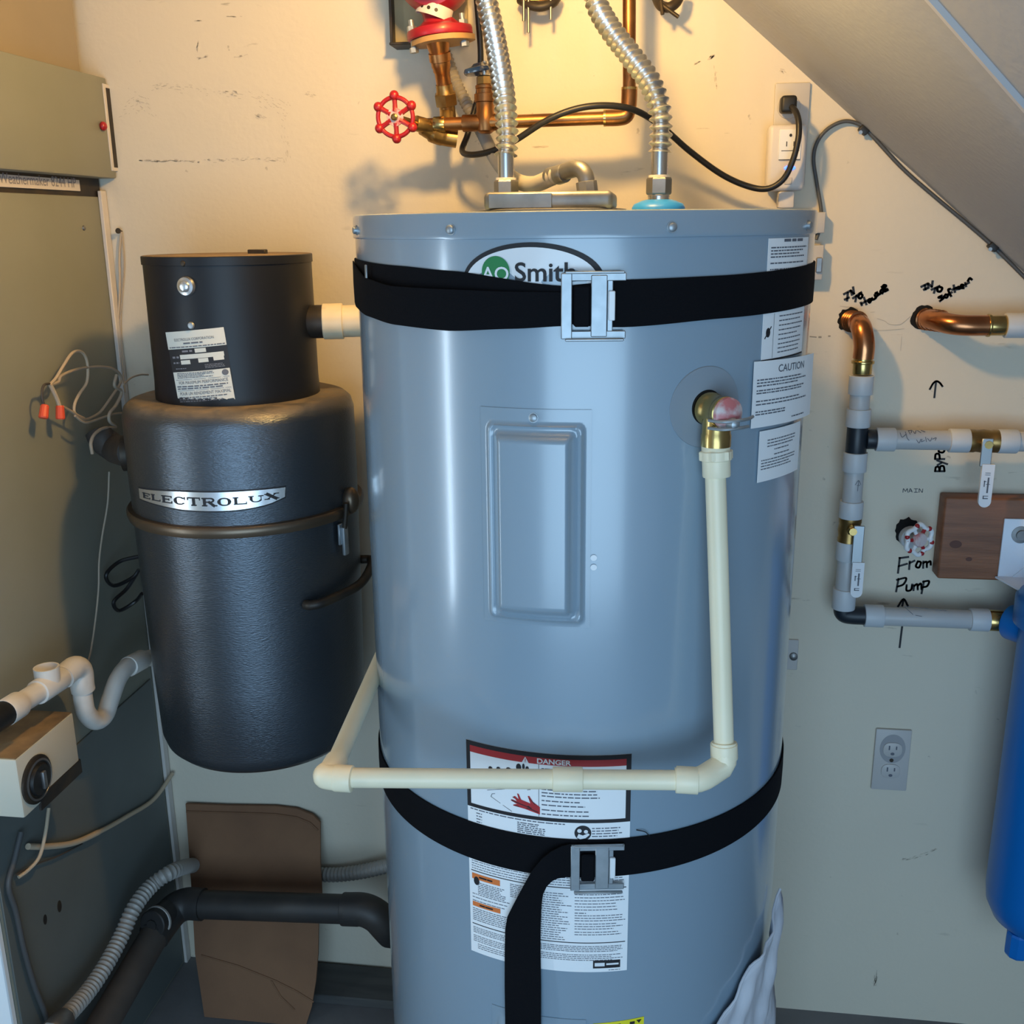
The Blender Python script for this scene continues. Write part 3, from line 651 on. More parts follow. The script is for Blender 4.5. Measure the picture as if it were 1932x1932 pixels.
# ================================================================== PIPEWORK ABOVE THE TANK
# tan mounting plate behind the pump
pa, pb = aY(743, 87, 1.745), aY(884, 87, 1.745)
BP = thing('mounting_plate', (pa.x, YW, pa.z), 'tan metal plate on the wall behind the red pump', 'bracket')
obj('plate', MB().box((pa.x, 1.742, pa.z), (pb.x, 1.748, 2.0), 0.001, 1), 'tan_plate', BP)
obj('side_rail', MB().box((pa.x-0.001, 1.725, pa.z-0.002), (pa.x+0.004, YW-0.001, 2.0), 0.0008, 1), 'dark_metal', BP)
obj('bottom_rail', MB().box((pa.x, 1.715, pa.z-0.003), (pa.x+0.055, YW-0.001, pa.z+0.001), 0.0008, 1), 'dark_metal', BP)

PY = 1.665
PU = thing('circulator_pump', aY(828, 75, PY), 'red cast circulator pump hanging above the copper line, cut by the top edge', 'pump')
ax = (aY(843, 215, 1.70)-aY(823, 78, PY)).normalized()          # tail piece leans a little
fc = aY(829, 58, PY)
tilt = Matrix.Rotation(math.radians(-5), 3, 'Y')
def oval_prism(c, rx, ry, zs, n=40):
    rs = []
    for (s, z) in zs:
        ring = []
        for k in range(n):
            t = 2*PI*k/n; e = abs(math.cos(t)); w = 1.0
            x = rx*s*math.cos(t); y = ry*s*math.sin(t)*(0.62+0.38*(1-e**3))
            ring.append(Vector(c)+tilt @ Vector((x, y, z)))
        rs.append(ring)
    return MB().rings(rs)
obj('flange', oval_prism(fc, 0.0505, 0.040, [(0.97, -0.010), (1.0, -0.0085), (1.0, -0.001), (0.97, 0.003), (0.60, 0.009), (0.44, 0.016)]), 'red_paint', PU)
obj('lower_flange', oval_prism(fc+Vector((0.004, 0, 0)), 0.0495, 0.038, [(1.0, -0.018), (1.0, -0.0105)]), 'gasket', PU, label='tan flange ring')
up = tilt @ Vector((0, 0, 1))
obj('neck', MB().lathe(fc+up*0.006, up+Vector((-0.12, 0, 0)), [(0.026, 0), (0.021, 0.010), (0.021, 0.020), (0.026, 0.034), (0.04, 0.05)], 28), 'red_paint', PU)
vc = fc+Vector((-0.006, -0.006, 0.078))
obj('volute', MB().lathe(vc+Vector((0, 0.05, 0)), (0, -1, 0), [(0.030, 0), (0.052, 0.012), (0.056, 0.03), (0.056, 0.06), (0.048, 0.074), (0.03, 0.08)], 36), 'red_paint', PU)
obj('motor_shell', MB().lathe(vc+Vector((0.01, -0.02, 0.01)), (0.1, -1, 0.05), [(0.045, 0), (0.045, 0.06), (0.04, 0.065)], 32), 'red_paint', PU)
# pale perforated band round the neck
bc = fc+Vector((-0.006, -0.004, 0.026)); bx = Vector((1, 0, -0.32)).normalized(); bz = Vector((0.32, 0, 1)).normalized()
mb = MB(); rs = []
for k in range(33):
    t = math.radians(-200+k*(220/32)); c0 = bc+bx*0.0255*math.cos(t)+Vector((0, 0.0255*math.sin(t), 0)); n_ = (bx*math.cos(t)+Vector((0, math.sin(t), 0)))
    rs.append([c0-bz*0.0085, c0+bz*0.0085, c0+bz*0.0085+n_*0.0015, c0-bz*0.0085+n_*0.0015])
band = obj('strap_band', mb.rings(rs), 'off_white', PU, label='pale perforated hanger strap')
for t in (-122, -97, -72):
    t = math.radians(t); n_ = bx*math.cos(t)+Vector((0, math.sin(t), 0)); c0 = bc+n_*0.0262
    obj('strap_hole', MB().lathe(c0+n_*0.0006, n_, [(0.0028, 0), (0.0026, 0.0004)], 14), 'dark_metal', band)
for sx, zz in ((-0.041, 0.0), (0.037, 0.004)):
    b0 = fc+tilt @ Vector((sx, -0.004, -0.001))
    bo_ = obj('flange_bolt', MB().lathe(b0, up, [(0.0042, -0.026), (0.0042, 0.02)], 12), 'zinc', PU)
    obj('nut', MB().lathe(b0+up*0.002, up, [(0.0075, 0), (0.0075, 0.009)], 6), 'zinc', bo_, smooth=0)
    obj('nut', MB().lathe(b0-up*0.026, up, [(0.0070, 0), (0.0070, 0.007)], 6), 'zinc', bo_, smooth=0)
# tail piece down to the union
tp = aY(826, 80, PY)
obj('tail_piece', MB().lathe(tp, ax, [(0.019, -0.004), (0.0165, 0.008), (0.0150, 0.014), (0.0168, 0.0145), (0.0168, 0.026), (0.0150, 0.027), (0.0150, 0.034), (0.0135, 0.037), (0.0135, 0.041), (0.0120, 0.043), (0.0116, 0.062)], 28), 'copper_old', PU)
obj('union', MB().lathe(tp+ax*0.060, ax, [(0.0128, 0), (0.0132, 0.010), (0.0150, 0.013), (0.0150, 0.030), (0.0125, 0.032), (0.0118, 0.046), (0.0105, 0.060)], 24), 'brass', PU)
obj('union_hex', MB().lathe(tp+ax*0.073, ax, [(0.0175, 0), (0.0185, 0.001), (0.0185, 0.017), (0.0175, 0.018)], 6), 'brass', PU, smooth=0)

# copper recirculation line
CY = 1.650
CL = thing('copper_pipe', aY(900, 232, CY), 'copper pipe crossing the wall above the tank and turning up on the right', 'pipe')
c0, c1 = aY(818, 235, CY), aY(1158, 221, CY)
c1.z = lerp(c0.z, c1.z, 0.8)
hx_ = (c1-c0).normalized()
obj('horizontal_run', MB().cyl(c0-hx_*0.01, c1, 0.0096, 24), 'copper_old', CL)
e_top = aY(1187, 192, CY)
ct = Vector((e_top.x, CY, c1.z+0.034))
obj('riser', MB().cyl(ct, aY(1187, -120, CY), 0.0096, 24), 'copper_old', CL)
obj('elbow', MB().tube(spline([c1-hx_*0.012, c1+hx_*0.008, Vector((lerp(c1.x, ct.x, 0.80), CY, c1.z+0.003)), Vector((ct.x-0.001, CY, lerp(c1.z, ct.z, 0.40))), ct-Vector((0, 0, 0.006)), ct+Vector((0, 0, 0.008))], 7), 0.0118, 22), 'copper_old', CL)
for p_, d_ in ((c1-hx_*0.013, hx_), (ct+Vector((0, 0, 0.006)), Vector((0, 0, 1)))):
    obj('solder_ring', MB().cyl(p_-d_*0.002, p_+d_*0.0015, 0.0121, 20), 'brass_bright', CL)
tc_ = aY(917, 231, CY)
obj('tee', MB().cyl(tc_-hx_*0.036, tc_+hx_*0.030, 0.0125, 24, 0.001), 'copper_old', CL)
obj('sleeve', MB().cyl(aY(826, 235, CY)-hx_*0.006, aY(826, 235, CY)+hx_*0.012, 0.0118, 24, 0.001), 'brass_bright', CL)

SV = thing('stop_valve', tc_, 'brass stop valve with a dark blue knob standing on the copper pipe', 'valve')
vx = aY(914, 160, CY).x
base = Vector((lerp(tc_.x, vx, 0.5), CY, tc_.z-0.014))
obj('valve_body', MB().lathe(base, (0, 0, 1), [(0.008, -0.002), (0.0135, 0.002), (0.0148, 0.010), (0.0148, 0.026), (0.0138, 0.028), (0.0138, 0.042), (0.0165, 0.043), (0.0165, 0.054), (0.0130, 0.055), (0.0130, 0.061), (0.0145, 0.062), (0.0145, 0.066), (0.0118, 0.067)], 24), 'copper_old', SV)
obj('bonnet', MB().lathe(base+Vector((0, 0, 0.066)), (0, 0, 1), [(0.0115, 0), (0.0128, 0.002), (0.0128, 0.012), (0.0095, 0.014)], 8), 'brass', SV, smooth=0)
obj('stem', MB().lathe(base+Vector((0, 0, 0.078)), (0, 0, 1), [(0.004, 0), (0.004, 0.022)], 14), 'steel', SV)
kc = aY(905, 131, CY)
rs = []
for s, z in ((0.45, -0.006), (0.95, -0.0055), (1.0, -0.003), (0.95, 0.001), (0.55, 0.004), (0.4, 0.008), (0.2, 0.009)):
    rs.append([kc+Vector((0.024*s*math.cos(2*PI*k/36)*(1+0.07*math.cos(10*PI*k/36)), 0.024*s*math.sin(2*PI*k/36)*(1+0.07*math.cos(10*PI*k/36)), z+0.003*math.cos(2*PI*k/36)*s)) for k in range(36)])
obj('knob', MB().rings(rs), 'blue_knob', SV, label='glossy dark blue handwheel')

GV = thing('gate_valve', aY(835, 250, 1.68), 'brass gate valve with a round red spoked handwheel left of the copper pipe', 'valve')
wc = aY(746, 221, 1.600)
gb = aY(830, 252, 1.665)
obj('valve_body', MB().tube(spline([aY(862, 262, 1.67), aY(838, 258, 1.665), aY(815, 250, 1.655), aY(798, 240, 1.645)], 6), [0.0135]*7+[0.0145]*6+[0.012]*6, 20), 'brass', GV)
obj('valve_inlet', MB().cyl(aY(843, 205, 1.70), aY(846, 266, 1.672), 0.0115, 20), 'brass', GV)
wa = (wc-aY(805, 240, 1.645)).normalized()
obj('bonnet', MB().cyl(aY(812, 240, 1.65), aY(783, 232, 1.632), 0.0115, 18, 0.001), 'brass', GV)
obj('stem', MB().cyl(aY(790, 234, 1.635), wc, 0.0045, 14), 'brass', GV)
wn = (CAM-wc).normalized(); wn = (wn*0.75+Vector((-0.30, -0.4, 0.0))).normalized()
wu = wn.orthogonal().normalized(); wv = wn.cross(wu)
wu = (Vector((0, 0, 1))-wn*wn.z).normalized(); wv = wn.cross(wu)
RW = 0.0295
hw = MB()
def wp(t, r, l=0): return wc+(wu*math.cos(t)+wv*math.sin(t))*r+wn*l
rs = []
for k in range(48):
    t = 2*PI*k/48; rr = RW-0.0018*math.cos(6*t)*-1
    e = (wu*math.cos(t)+wv*math.sin(t)); c_ = wc+e*(RW*0.93)
    rs.append([c_+(e*math.cos(2*PI*j/10)+wn*math.sin(2*PI*j/10))*0.0034 for j in range(10)])
wheel = obj('handwheel', hw.rings(rs, close=True), 'red_wheel', GV, label='red spoked handwheel')
for k in range(6):
    t = 2*PI*k/6
    obj('spoke', MB().tube([wp(t, 0.008), wp(t, 0.018, -0.001), wp(t, RW)], [0.0042, 0.0036, 0.0042], 8), 'red_wheel', wheel)
    obj('rim_knob', MB().sphere(wp(t, RW*1.02), 0.0072, 14), 'red_wheel', wheel)
obj('hub_tag', MB().lathe(wp(0, 0, 0.0005), wn, [(0.0130, 0), (0.0130, 0.0018), (0.0126, 0.0022)], 28), 'wheel_tag', wheel, label='round pink and white tag')
obj('hub_nut', MB().lathe(wp(0, 0, 0.0022), wn, [(0.0052, 0), (0.0052, 0.004), (0.003, 0.0055)], 8), 'brass', wheel, smooth=0)

# clamps at the top edge
HC = thing('pipe_hanger', aY(1018, 8, 1.72), 'small rusty pipe hanger with two bolts at the top edge', 'clamp')
obj('hanger_body', MB().tube(spline([aY(982, 0, 1.735), aY(996, 8, 1.72), aY(1018, 13, 1.715), aY(1042, 6, 1.72), aY(1052, -6, 1.735)], 6), 0.007, 12), 'dark_metal', HC)
obj('hanger_plate', MB().box(tuple(aY(986, 6, 1.728)-Vector((0, 0.012, 0))), tuple(aY(1050, -4, 1.728)+Vector((0, 0.03, 0.004))), 0.001, 1), 'brass', HC)
for (x, y0, y1) in ((988, 0, 40), (997, 10, 62), (1039, 0, 37)):
    obj('bolt', MB().cyl(aY(x, y0-20, 1.715), aY(x, y1, 1.715), 0.0024, 10), 'galv', HC)
HD = thing('pipe_clamp', aY(1262, 5, 1.72), 'dark corroded pipe clamp with a bent bolt right of the copper riser', 'clamp')
obj('clamp_body', MB().tube(spline([aY(1238, -6, 1.735), aY(1246, 10, 1.72), aY(1262, 14, 1.715), aY(1276, 5, 1.72), aY(1284, -10, 1.73)], 6), 0.0075, 12), 'dark_metal', HD)
obj('bolt', MB().cyl(aY(1250, 10, 1.71), aY(1280, 32, 1.705), 0.003, 10), 'dark_metal', HD)
obj('bolt', MB().cyl(aY(1247, 2, 1.71), aY(1250, 27, 1.705), 0.003, 10), 'dark_metal', HD)

# power cord from the pump to the socket
CB = thing('power_cord', aY(1490, 205, 1.74), 'black power cord looping from the pump across the wall into the white socket', 'cord')
path = [aY(897, -30, 1.70), aY(903, 40, 1.705), aY(907, 110, 1.71), aY(903, 175, 1.715), aY(893, 215, 1.71), aY(882, 255, 1.70), aY(872, 284, 1.685), aY(888, 292, 1.66), aY(925, 286, 1.635), aY(970, 266, 1.61), aY(1030, 228, 1.60), aY(1085, 206, 1.60), aY(1140, 199, 1.605), aY(1195, 207, 1.62), aY(1245, 236, 1.65), aY(1300, 284, 1.68), aY(1360, 328, 1.70), aY(1410, 351, 1.71), aY(1448, 356, 1.705), aY(1478, 338, 1.70), aY(1496, 302, 1.695), aY(1506, 262, 1.695), aY(1507, 232, 1.70), aY(1502, 212, 1.71), aY(1494, 202, 1.722)]
obj('cable', MB().tube(spline(path, 8), 0.0047, 12), 'black_cable', CB)
pc = aY(1486, 199, 1.742)
obj('plug', MB().box((pc.x-0.012, 1.722, pc.z-0.012), (pc.x+0.012, 1.7505, pc.z+0.013), 0.005, 3), 'black_rubber', CB)

# upper socket: wall plate, smart plug adaptor
def plate(name, x0, y0, x1_, y1, label, cat, depth=0.006):
    a_, b_ = aY(x0, y1, YW), aY(x1_, y0, YW)
    t = thing(name, ((a_.x+b_.x)/2, YW, a_.z), label, cat)
    obj('wall_plate', MB().box((a_.x, YW-depth, a_.z), (b_.x, YW-0.0002, b_.z), 0.002, 2), 'outlet_ivory', t)
    return t, a_, b_
OU, a_, b_ = plate('wall_socket', 1452, 156, 1529, 352, 'ivory wall socket under the sloped ceiling feeding the black cord', 'socket')
uc = aY(1487, 203, YW)
obj('receptacle', MB().lathe((uc.x, YW-0.0055, uc.z), (0, -1, 0), [(0.0175, 0), (0.0175, 0.002), (0.0165, 0.003)], 28), 'outlet_ivory', OU)
s0, s1 = aY(1443, 361, 1.738), aY(1522, 235, 1.738)
SP = thing('smart_plug', ((s0.x+s1.x)/2, YW-0.006, s0.z), 'white plug-in adaptor with a blue light in the upper socket', 'adaptor')
obj('shell', MB().box((s0.x, 1.722, s0.z), (s1.x, YW-0.0062, s1.z), 0.007, 4), 'plug_white', SP)
f0, f1 = aY(1468, 302, 1.721), aY(1514, 243, 1.721)
fo = obj('socket_face', MB().box((f0.x, 1.7208, f0.z), (f1.x, 1.7235, f1.z), 0.001, 1), 'white_gloss', SP)
q = Art(wallmap(1.7206), 0.0003)
fw, fh = f1.x-f0.x, f1.z-f0.z; fx, fz = f0.x, f0.z
q.disc(fx+fw*0.5, fz+fh*0.80, 0.0021, 0.0023, 16); q.rect(fx+fw*0.32, fx+fw*0.36, fz+fh*0.44, fz+fh*0.60, 1); q.rect(fx+fw*0.64, fx+fw*0.68, fz+fh*0.44, fz+fh*0.60, 1); q.rect(fx+fw*0.12, fx+fw*0.92, fz+fh*0.29, fz+fh*0.31, 1); q.rect(fx+fw*0.02, fx+fw*0.98, fz-0.0004, fz+0.0006, 1)
obj('slots', q, 'ink', fo, kind='stuff')
lc = aY(1490, 317, 1.7215); obj('status_light', MB().sphere(lc, 0.0085, 16, (1, 0.12, 0.42)), 'led', SP, label='glowing blue light')
lb = aY(1487, 342, 1.7215); obj('button', MB().box((lb.x-0.006, 1.7205, lb.z-0.005), (lb.x+0.006, 1.7225, lb.z+0.006), 0.001, 1), 'outlet_ivory', SP)
d0, d1 = aY(1466, 393, 1.735), aY(1498, 361, 1.735)
obj('lower_plug', MB().box((d0.x, 1.724, d0.z), (d1.x, 1.748, d1.z), 0.003, 2), 'plug_white', SP)

# grey cable clipped along the slope
GC = thing('low_voltage_cable', aY(1632, 243, 1.757), 'thin grey cable clipped along the edge of the sloped ceiling', 'cable')
gp = [aY(1540, 452, 1.748), aY(1548, 425, 1.752), aY(1549, 395, 1.755), aY(1541, 345, 1.757), aY(1535, 300, 1.757), aY(1542, 268, 1.757), aY(1562, 243, 1.757), aY(1592, 229, 1.757), aY(1620, 234, 1.757), aY(1640, 250, 1.757), aY(1700, 315, 1.757), aY(1760, 368, 1.757), aY(1820, 418, 1.757), aY(1875, 466, 1.757), aY(1940, 530, 1.757), aY(1990, 580, 1.757)]
obj('cable', MB().tube(spline(gp, 8), 0.0030, 10), 'grey_cable', GC)
for (x, y) in ((1630, 245), (1874, 465)):
    c_ = aY(x, y, 1.757)
    ck = obj('cable_clip', MB().box((-0.0075, -0.007, -0.006), (0.0075, 0.0075, 0.006), 0.002, 2, Matrix.Translation(c_) @ Matrix.Rotation(math.radians(40), 4, 'Y')), 'black_rubber', GC, label='small black cable clip')
    obj('clip_nail', MB().lathe(c_+Vector((-0.006, -0.006, -0.004)), (0, -1, 0), [(0.003, 0), (0.003, 0.0015)], 10), 'zinc', ck)
j0, j1 = aY(1536, 440, 1.75), aY(1557, 400, 1.75)
PJ = thing('cable_box', (j0.x, YW, j0.z), 'small pale surface box half hidden behind the right edge of the tank', 'junction box')
obj('box_body', MB().box((j0.x-0.03, 1.742, j0.z), (j1.x, YW-0.0005, j1.z), 0.002, 2), 'outlet_ivory', PJ)
k0, k1 = aY(1536, 528, 1.75), aY(1554, 462, 1.75)
obj('lower_box', MB().box((k0.x-0.03, 1.742, k0.z), (k1.x, YW-0.0005, k1.z), 0.002, 2), 'outlet_ivory', PJ)
obj('terminal', MB().box((k0.x, 1.738, k0.z+0.012), (k1.x-0.002, 1.743, k0.z+0.035), 0.001, 1), 'galv', PJ)

# ================================================================== CENTRAL VACUUM
VC = thing('central_vacuum', (VX, VY, 0.55), 'dark hammered-metal central vacuum canister with black motor housing on the back wall', 'vacuum')
z_sh = onc(450, 795, VR, VX, VY)[1]            # shoulder
z_rim = onc(440, 1002, VR, VX, VY)[1]
z_bot = onc(470, 1462, VR-0.02, VX, VY)[1]-0.004
MR = 0.1255
obj('canister_top', MB().lathe((VX, VY, 0), (0, 0, 1), [(VR-0.004, z_rim), (VR-0.003, z_rim+0.05), (VR-0.003, z_sh-0.012), (VR-0.007, z_sh+0.002), (VR-0.016, z_sh+0.010), (VR-0.026, z_sh+0.013), (MR-0.02, z_sh+0.013)], 96), 'vac_body', VC)
obj('canister_body', MB().lathe((VX, VY, 0), (0, 0, 1), [(0.10, z_bot), (VR-0.045, z_bot), (VR-0.028, z_bot+0.003), (VR-0.017, z_bot+0.014), (VR-0.012, z_bot+0.03), (VR-0.008, z_bot+0.15), (VR-0.004, z_rim-0.03), (VR-0.003, z_rim)], 96), 'vac_body', VC)
obj('rim_band', MB().lathe((VX, VY, 0), (0, 0, 1), [(VR-0.004, z_rim-0.011), (VR+0.0035, z_rim-0.0105), (VR+0.0055, z_rim-0.004), (VR+0.0055, z_rim+0.002), (VR+0.003, z_rim+0.0055), (VR-0.004, z_rim+0.0065)], 96), 'rim_metal', VC, label='bronze-coloured joint band')
z_mt = onc(411, 484, MR, VX, VY)[1]
obj('motor_housing', MB().lathe((VX, VY, 0), (0, 0, 1), [(MR+0.001, z_sh+0.011), (MR+0.001, z_sh+0.02), (MR, z_sh+0.04), (MR, z_mt-0.012)], 96), 'vac_smooth', VC, label='smooth black motor housing')
ld = obj('motor_lid', MB().lathe((VX, VY, 0), (0, 0, 1), [(MR, z_mt-0.013), (MR+0.0018, z_mt-0.0125), (MR+0.0018, z_mt-0.001), (MR+0.0005, z_mt)], 96), 'vac_smooth', VC)
obj('lid_top', MB().lathe((VX, VY, z_mt-0.001), (0, 0, 1), [(MR+0.0008, 0), (MR-0.001, 0.0012), (0.02, 0.0022)], 96), 'vac_top', ld, label='dust-covered lid top')
p_ = aY(487, 463, 1.56); obj('lid_clip', MB().box((p_.x-0.014, 1.55, z_mt), (p_.x+0.014, 1.562, z_mt+0.007), 0.001, 1), 'dark_metal', ld)
def vmap(r, cx=VX, cy=VY):
    return lambda u, v, l: cp(u/r, v, r+l, cx, cy)
def vuv(x, y, r):
    a, z = onc(x, y, r, VX, VY); return a*r, z
for (x, y, s, m_) in ((346, 497, 0.0045, 'dark_metal'), (361, 614, 0.0055, 'zinc'), (384, 773, 0.005, 'dark_metal')):
    a, z = onc(x, y, MR, VX, VY); n_ = Vector((math.sin(a), -math.cos(a), 0))
    obj('housing_screw', MB().lathe(cp(a, z, MR, VX, VY), n_, [(s, 0), (s, 0.001), (s*0.75, 0.003), (s*0.3, 0.0035)], 16), m_, VC)
a, z = onc(352, 540, MR, VX, VY); n_ = Vector((math.sin(a), -math.cos(a), 0))
kb = obj('reset_button', MB().lathe(cp(a, z, MR, VX, VY), n_, [(0.0140, 0), (0.0140, 0.002), (0.0125, 0.005), (0.0085, 0.006), (0.0080, 0.010), (0.006, 0.0115), (0.003, 0.012)], 32), 'plate_silver', VC, label='round chrome button')
# rating label: light top block, dark middle with small fields, light lower block
mpm = vmap(MR)
def quadpts(mp, cs, lift):   # four image corners -> points
    return [mp(*vuv(x, y, MR), lift) for x, y in cs]
def qgrid(corners, lift):    # bilinear patch through four corners (tl, tr, br, bl) in (u, v) on the housing
    cs = [vuv(x, y, MR) for x, y in corners]
    def mp(s, t, l):
        tl_, tr, br, bl_ = cs
        u = lerp(lerp(bl_[0], br[0], s), lerp(tl_[0], tr[0], s), t); v = lerp(lerp(bl_[1], br[1], s), lerp(tl_[1], tr[1], s), t)
        return mpm(u, v, lift+l)
    return mp
lab = thing_part = None
mpl = qgrid([(313, 627), (422, 617), (446, 756), (337, 765)], 0.0004)
q = Art(mpl, 0.0); q.rect(0, 1, 0, 1, 12); rl = obj('rating_label', q, 'ink', VC, label='silver and black rating label')
def blk(nm, s0_, s1_, t0_, t1_, m_='paper_warm', l=0.0004):
    q = Art(mpl, l); q.rect(s0_, s1_, t0_, t1_, 8); return obj(nm, q, m_, rl)
blk('label_header', 0.0, 1.0, 0.765, 1.0); blk('label_block', 0.02, 0.985, 0.0, 0.455)
blk('field', 0.50, 0.68, 0.70, 0.755); blk('field', 0.22, 0.94, 0.625, 0.685); blk('field', 0.22, 0.39, 0.555, 0.61); blk('field', 0.53, 0.69, 0.565, 0.62); blk('field', 0.77, 0.93, 0.575, 0.63)
q = Art(mpl, 0.0008)
q.text('ELECTROLUX CORPORATION', 0.5, 0.885, 0.052, sx=0.95); q.lines(0.33, 0.66, 0.835, 0.835, 1, 0.02, 0); q.lines(0.04, 0.98, 0.788, 0.788, 1, 0.014, 0)
q.text('FOR MAXIMUM PERFORMANCE', 0.52, 0.305, 0.062, sx=0.95); q.text('POUR UN RENDEMENT MAXIMAL', 0.52, 0.155, 0.062, sx=0.92)
q.lines(0.1, 0.75, 0.435, 0.375, 4, 0.010, 0.3); q.lines(0.06, 0.95, 0.255, 0.225, 2, 0.018, 0.15); q.lines(0.06, 0.95, 0.105, 0.05, 3, 0.014, 0.3); q.rect(0.06, 0.96, 0.345, 0.35, 4); q.rect(0.06, 0.96, 0.195, 0.2, 4); q.disc(0.91, 0.405, 0.05, 0.04, 20)
obj('label_print', q, 'ink_grey', rl)
q = Art(mpl, 0.0008); q.lines(0.28, 0.46, 0.73, 0.73, 1, 0.024, 0); q.lines(0.07, 0.2, 0.655, 0.655, 1, 0.026, 0); q.lines(0.07, 0.2, 0.58, 0.58, 1, 0.02, 0); q.lines(0.1, 0.3, 0.5, 0.5, 1, 0.012, 0); q.lines(0.62, 0.95, 0.53, 0.49, 3, 0.008, 0.2)
obj('field_names', q, 'ink_faint', rl, kind='stuff')
# crescent nameplate
r_n = VR-0.003; mpn = vmap(r_n)
tp_ = [vuv(x, y, r_n) for x, y in ((263, 921), (330, 927), (400, 929), (470, 926), (538, 919))]
bt_ = [vuv(x, y, r_n) for x, y in ((265, 940), (300, 952), (345, 961), (400, 964), (455, 961), (505, 951), (537, 937))]
def curve2(pts, n=24):
    s = spline([Vector((p[0], p[1], 0)) for p in pts], 8); s = [Vector((p.x, p.y)) for p in s]; u0_, u1_ = pts[0][0], pts[-1][0]; out = []
    for i in range(n+1):
        u = lerp(u0_, u1_, i/n); 
        for a_1, b_1 in zip(s, s[1:]):
            if u <= b_1.x+1e-9: t = (u-a_1.x)/max(b_1.x-a_1.x, 1e-9); out.append((u, lerp(a_1.y, b_1.y, t))); break
        else: out.append((u, s[-1].y))
    return out
T_, B_ = curve2(tp_), curve2(bt_)
q = Art(mpn, 0.0006); q.strip([(u-0.0015 if i == 0 else u+0.0015 if i == 24 else u, v+0.0022) for i, (u, v) in enumerate(T_)], [(u-0.0015 if i == 0 else u+0.0015 if i == 24 else u, v-0.0022) for i, (u, v) in enumerate(B_)])
npl = obj('name_plate', q, 'ink', VC, label='silver crescent maker plate')
q = Art(mpn, 0.0012); q.strip(T_, B_); obj('plate_face', q, 'plate_silver', npl)
q = Art(mpn, 0.0018)
w_ = 'ELECTROLUX'; hs = [0.0085, 0.0096, 0.0112, 0.0122, 0.0128, 0.0128, 0.0122, 0.0112, 0.0098, 0.0088]
uL, uR = T_[0][0]+0.010, T_[-1][0]-0.010
def slab(art, ch, uc_, vc_, h, w, st):      # wide slab-serif capitals from strokes: thick stems, thin bars, serifs
    th, tn = st, h*0.14
    def vbar(x, th_=th): art.rect(uc_+x*w-th_/2, uc_+x*w+th_/2, vc_-h/2, vc_+h/2, 1)
    def hbar(x0, x1_, y): art.rect(uc_+x0*w, uc_+x1_*w, vc_+y*h-tn/2, vc_+y*h+tn/2, 1)
    def srf(x, y): art.rect(uc_+x*w-th*0.95, uc_+x*w+th*0.95, vc_+y*h-tn/2, vc_+y*h+tn/2, 1)
    if ch in 'EL':
        vbar(-0.28); srf(-0.28, 0.43); hbar(-0.42, 0.42, -0.43); art.rect(uc_+0.36*w, uc_+0.42*w, vc_-h*0.5, vc_-h*0.18, 1)
        if ch == 'E': hbar(-0.42, 0.40, 0.43); hbar(-0.28, 0.18, 0.02); art.rect(uc_+0.34*w, uc_+0.40*w, vc_+h*0.2, vc_+h*0.5, 1); art.rect(uc_+0.15*w, uc_+0.2*w, vc_-h*0.14, vc_+h*0.16, 1)
    elif ch in 'CO':
        a0_, a1_ = (0.6, 2*PI-0.6) if ch == 'C' else (0, 2*PI)
        out = []; inn = []
        for k in range(25):
            t = lerp(a0_, a1_, k/24); out.append((uc_+0.45*w*math.cos(t), vc_+0.5*h*math.sin(t))); inn.append((uc_+(0.45*w-th*abs(math.cos(t))-tn*0.4)*math.cos(t), vc_+(0.5*h-tn)*math.sin(t)))
        art.strip(out, inn)
        if ch == 'C': art.rect(uc_+0.34*w, uc_+0.40*w, vc_+h*0.12, vc_+h*0.5, 1)
    elif ch == 'T':
        vbar(0); srf(0, -0.43); hbar(-0.45, 0.45, 0.43); art.rect(uc_-0.45*w, uc_-0.39*w, vc_+h*0.16, vc_+h*0.5, 1); art.rect(uc_+0.39*w, uc_+0.45*w, vc_+h*0.16, vc_+h*0.5, 1)
    elif ch == 'R':
        vbar(-0.28); srf(-0.28, 0.43); srf(-0.28, -0.43); hbar(-0.28, 0.2, 0.43); hbar(-0.28, 0.2, 0.0)
        art.disc(uc_+0.15*w, vc_+0.215*h, 0.24*w, 0.285*h, 12, -PI/2, PI/2, 0.45); art.line([(uc_+0.02*w, vc_), (uc_+0.36*w, vc_-0.46*h)], th*0.9); srf(0.38, -0.43)
    elif ch == 'U':
        art.rect(uc_-0.32*w-th/2, uc_-0.32*w+th/2, vc_-h*0.15, vc_+h/2, 1); art.rect(uc_+0.32*w-tn/2, uc_+0.32*w+tn/2, vc_-h*0.15, vc_+h/2, 1); srf(-0.32, 0.43); srf(0.32, 0.43)
        art.disc(uc_, vc_-0.15*h, 0.36*w, 0.35*h, 14, PI, 2*PI, 0.62)
    elif ch == 'X':
        art.line([(uc_-0.3*w, vc_+0.45*h), (uc_+0.3*w, vc_-0.45*h)], th*1.1); art.line([(uc_+0.3*w, vc_+0.45*h), (uc_-0.3*w, vc_-0.45*h)], tn*1.1)
        for sx_ in (-0.31, 0.31): srf(sx_, 0.43); srf(sx_, -0.43)
for i, ch in enumerate(w_):
    t = (i+0.5)/10; uc_ = lerp(uL, uR, t); k = int(t*24)
    vc_ = (T_[k][1]+B_[k][1])/2-0.0004
    slab(q, ch, uc_, vc_, hs[i], (uR-uL)/10*0.98, 0.0042)
obj('plate_letters', q, 'ink', npl)
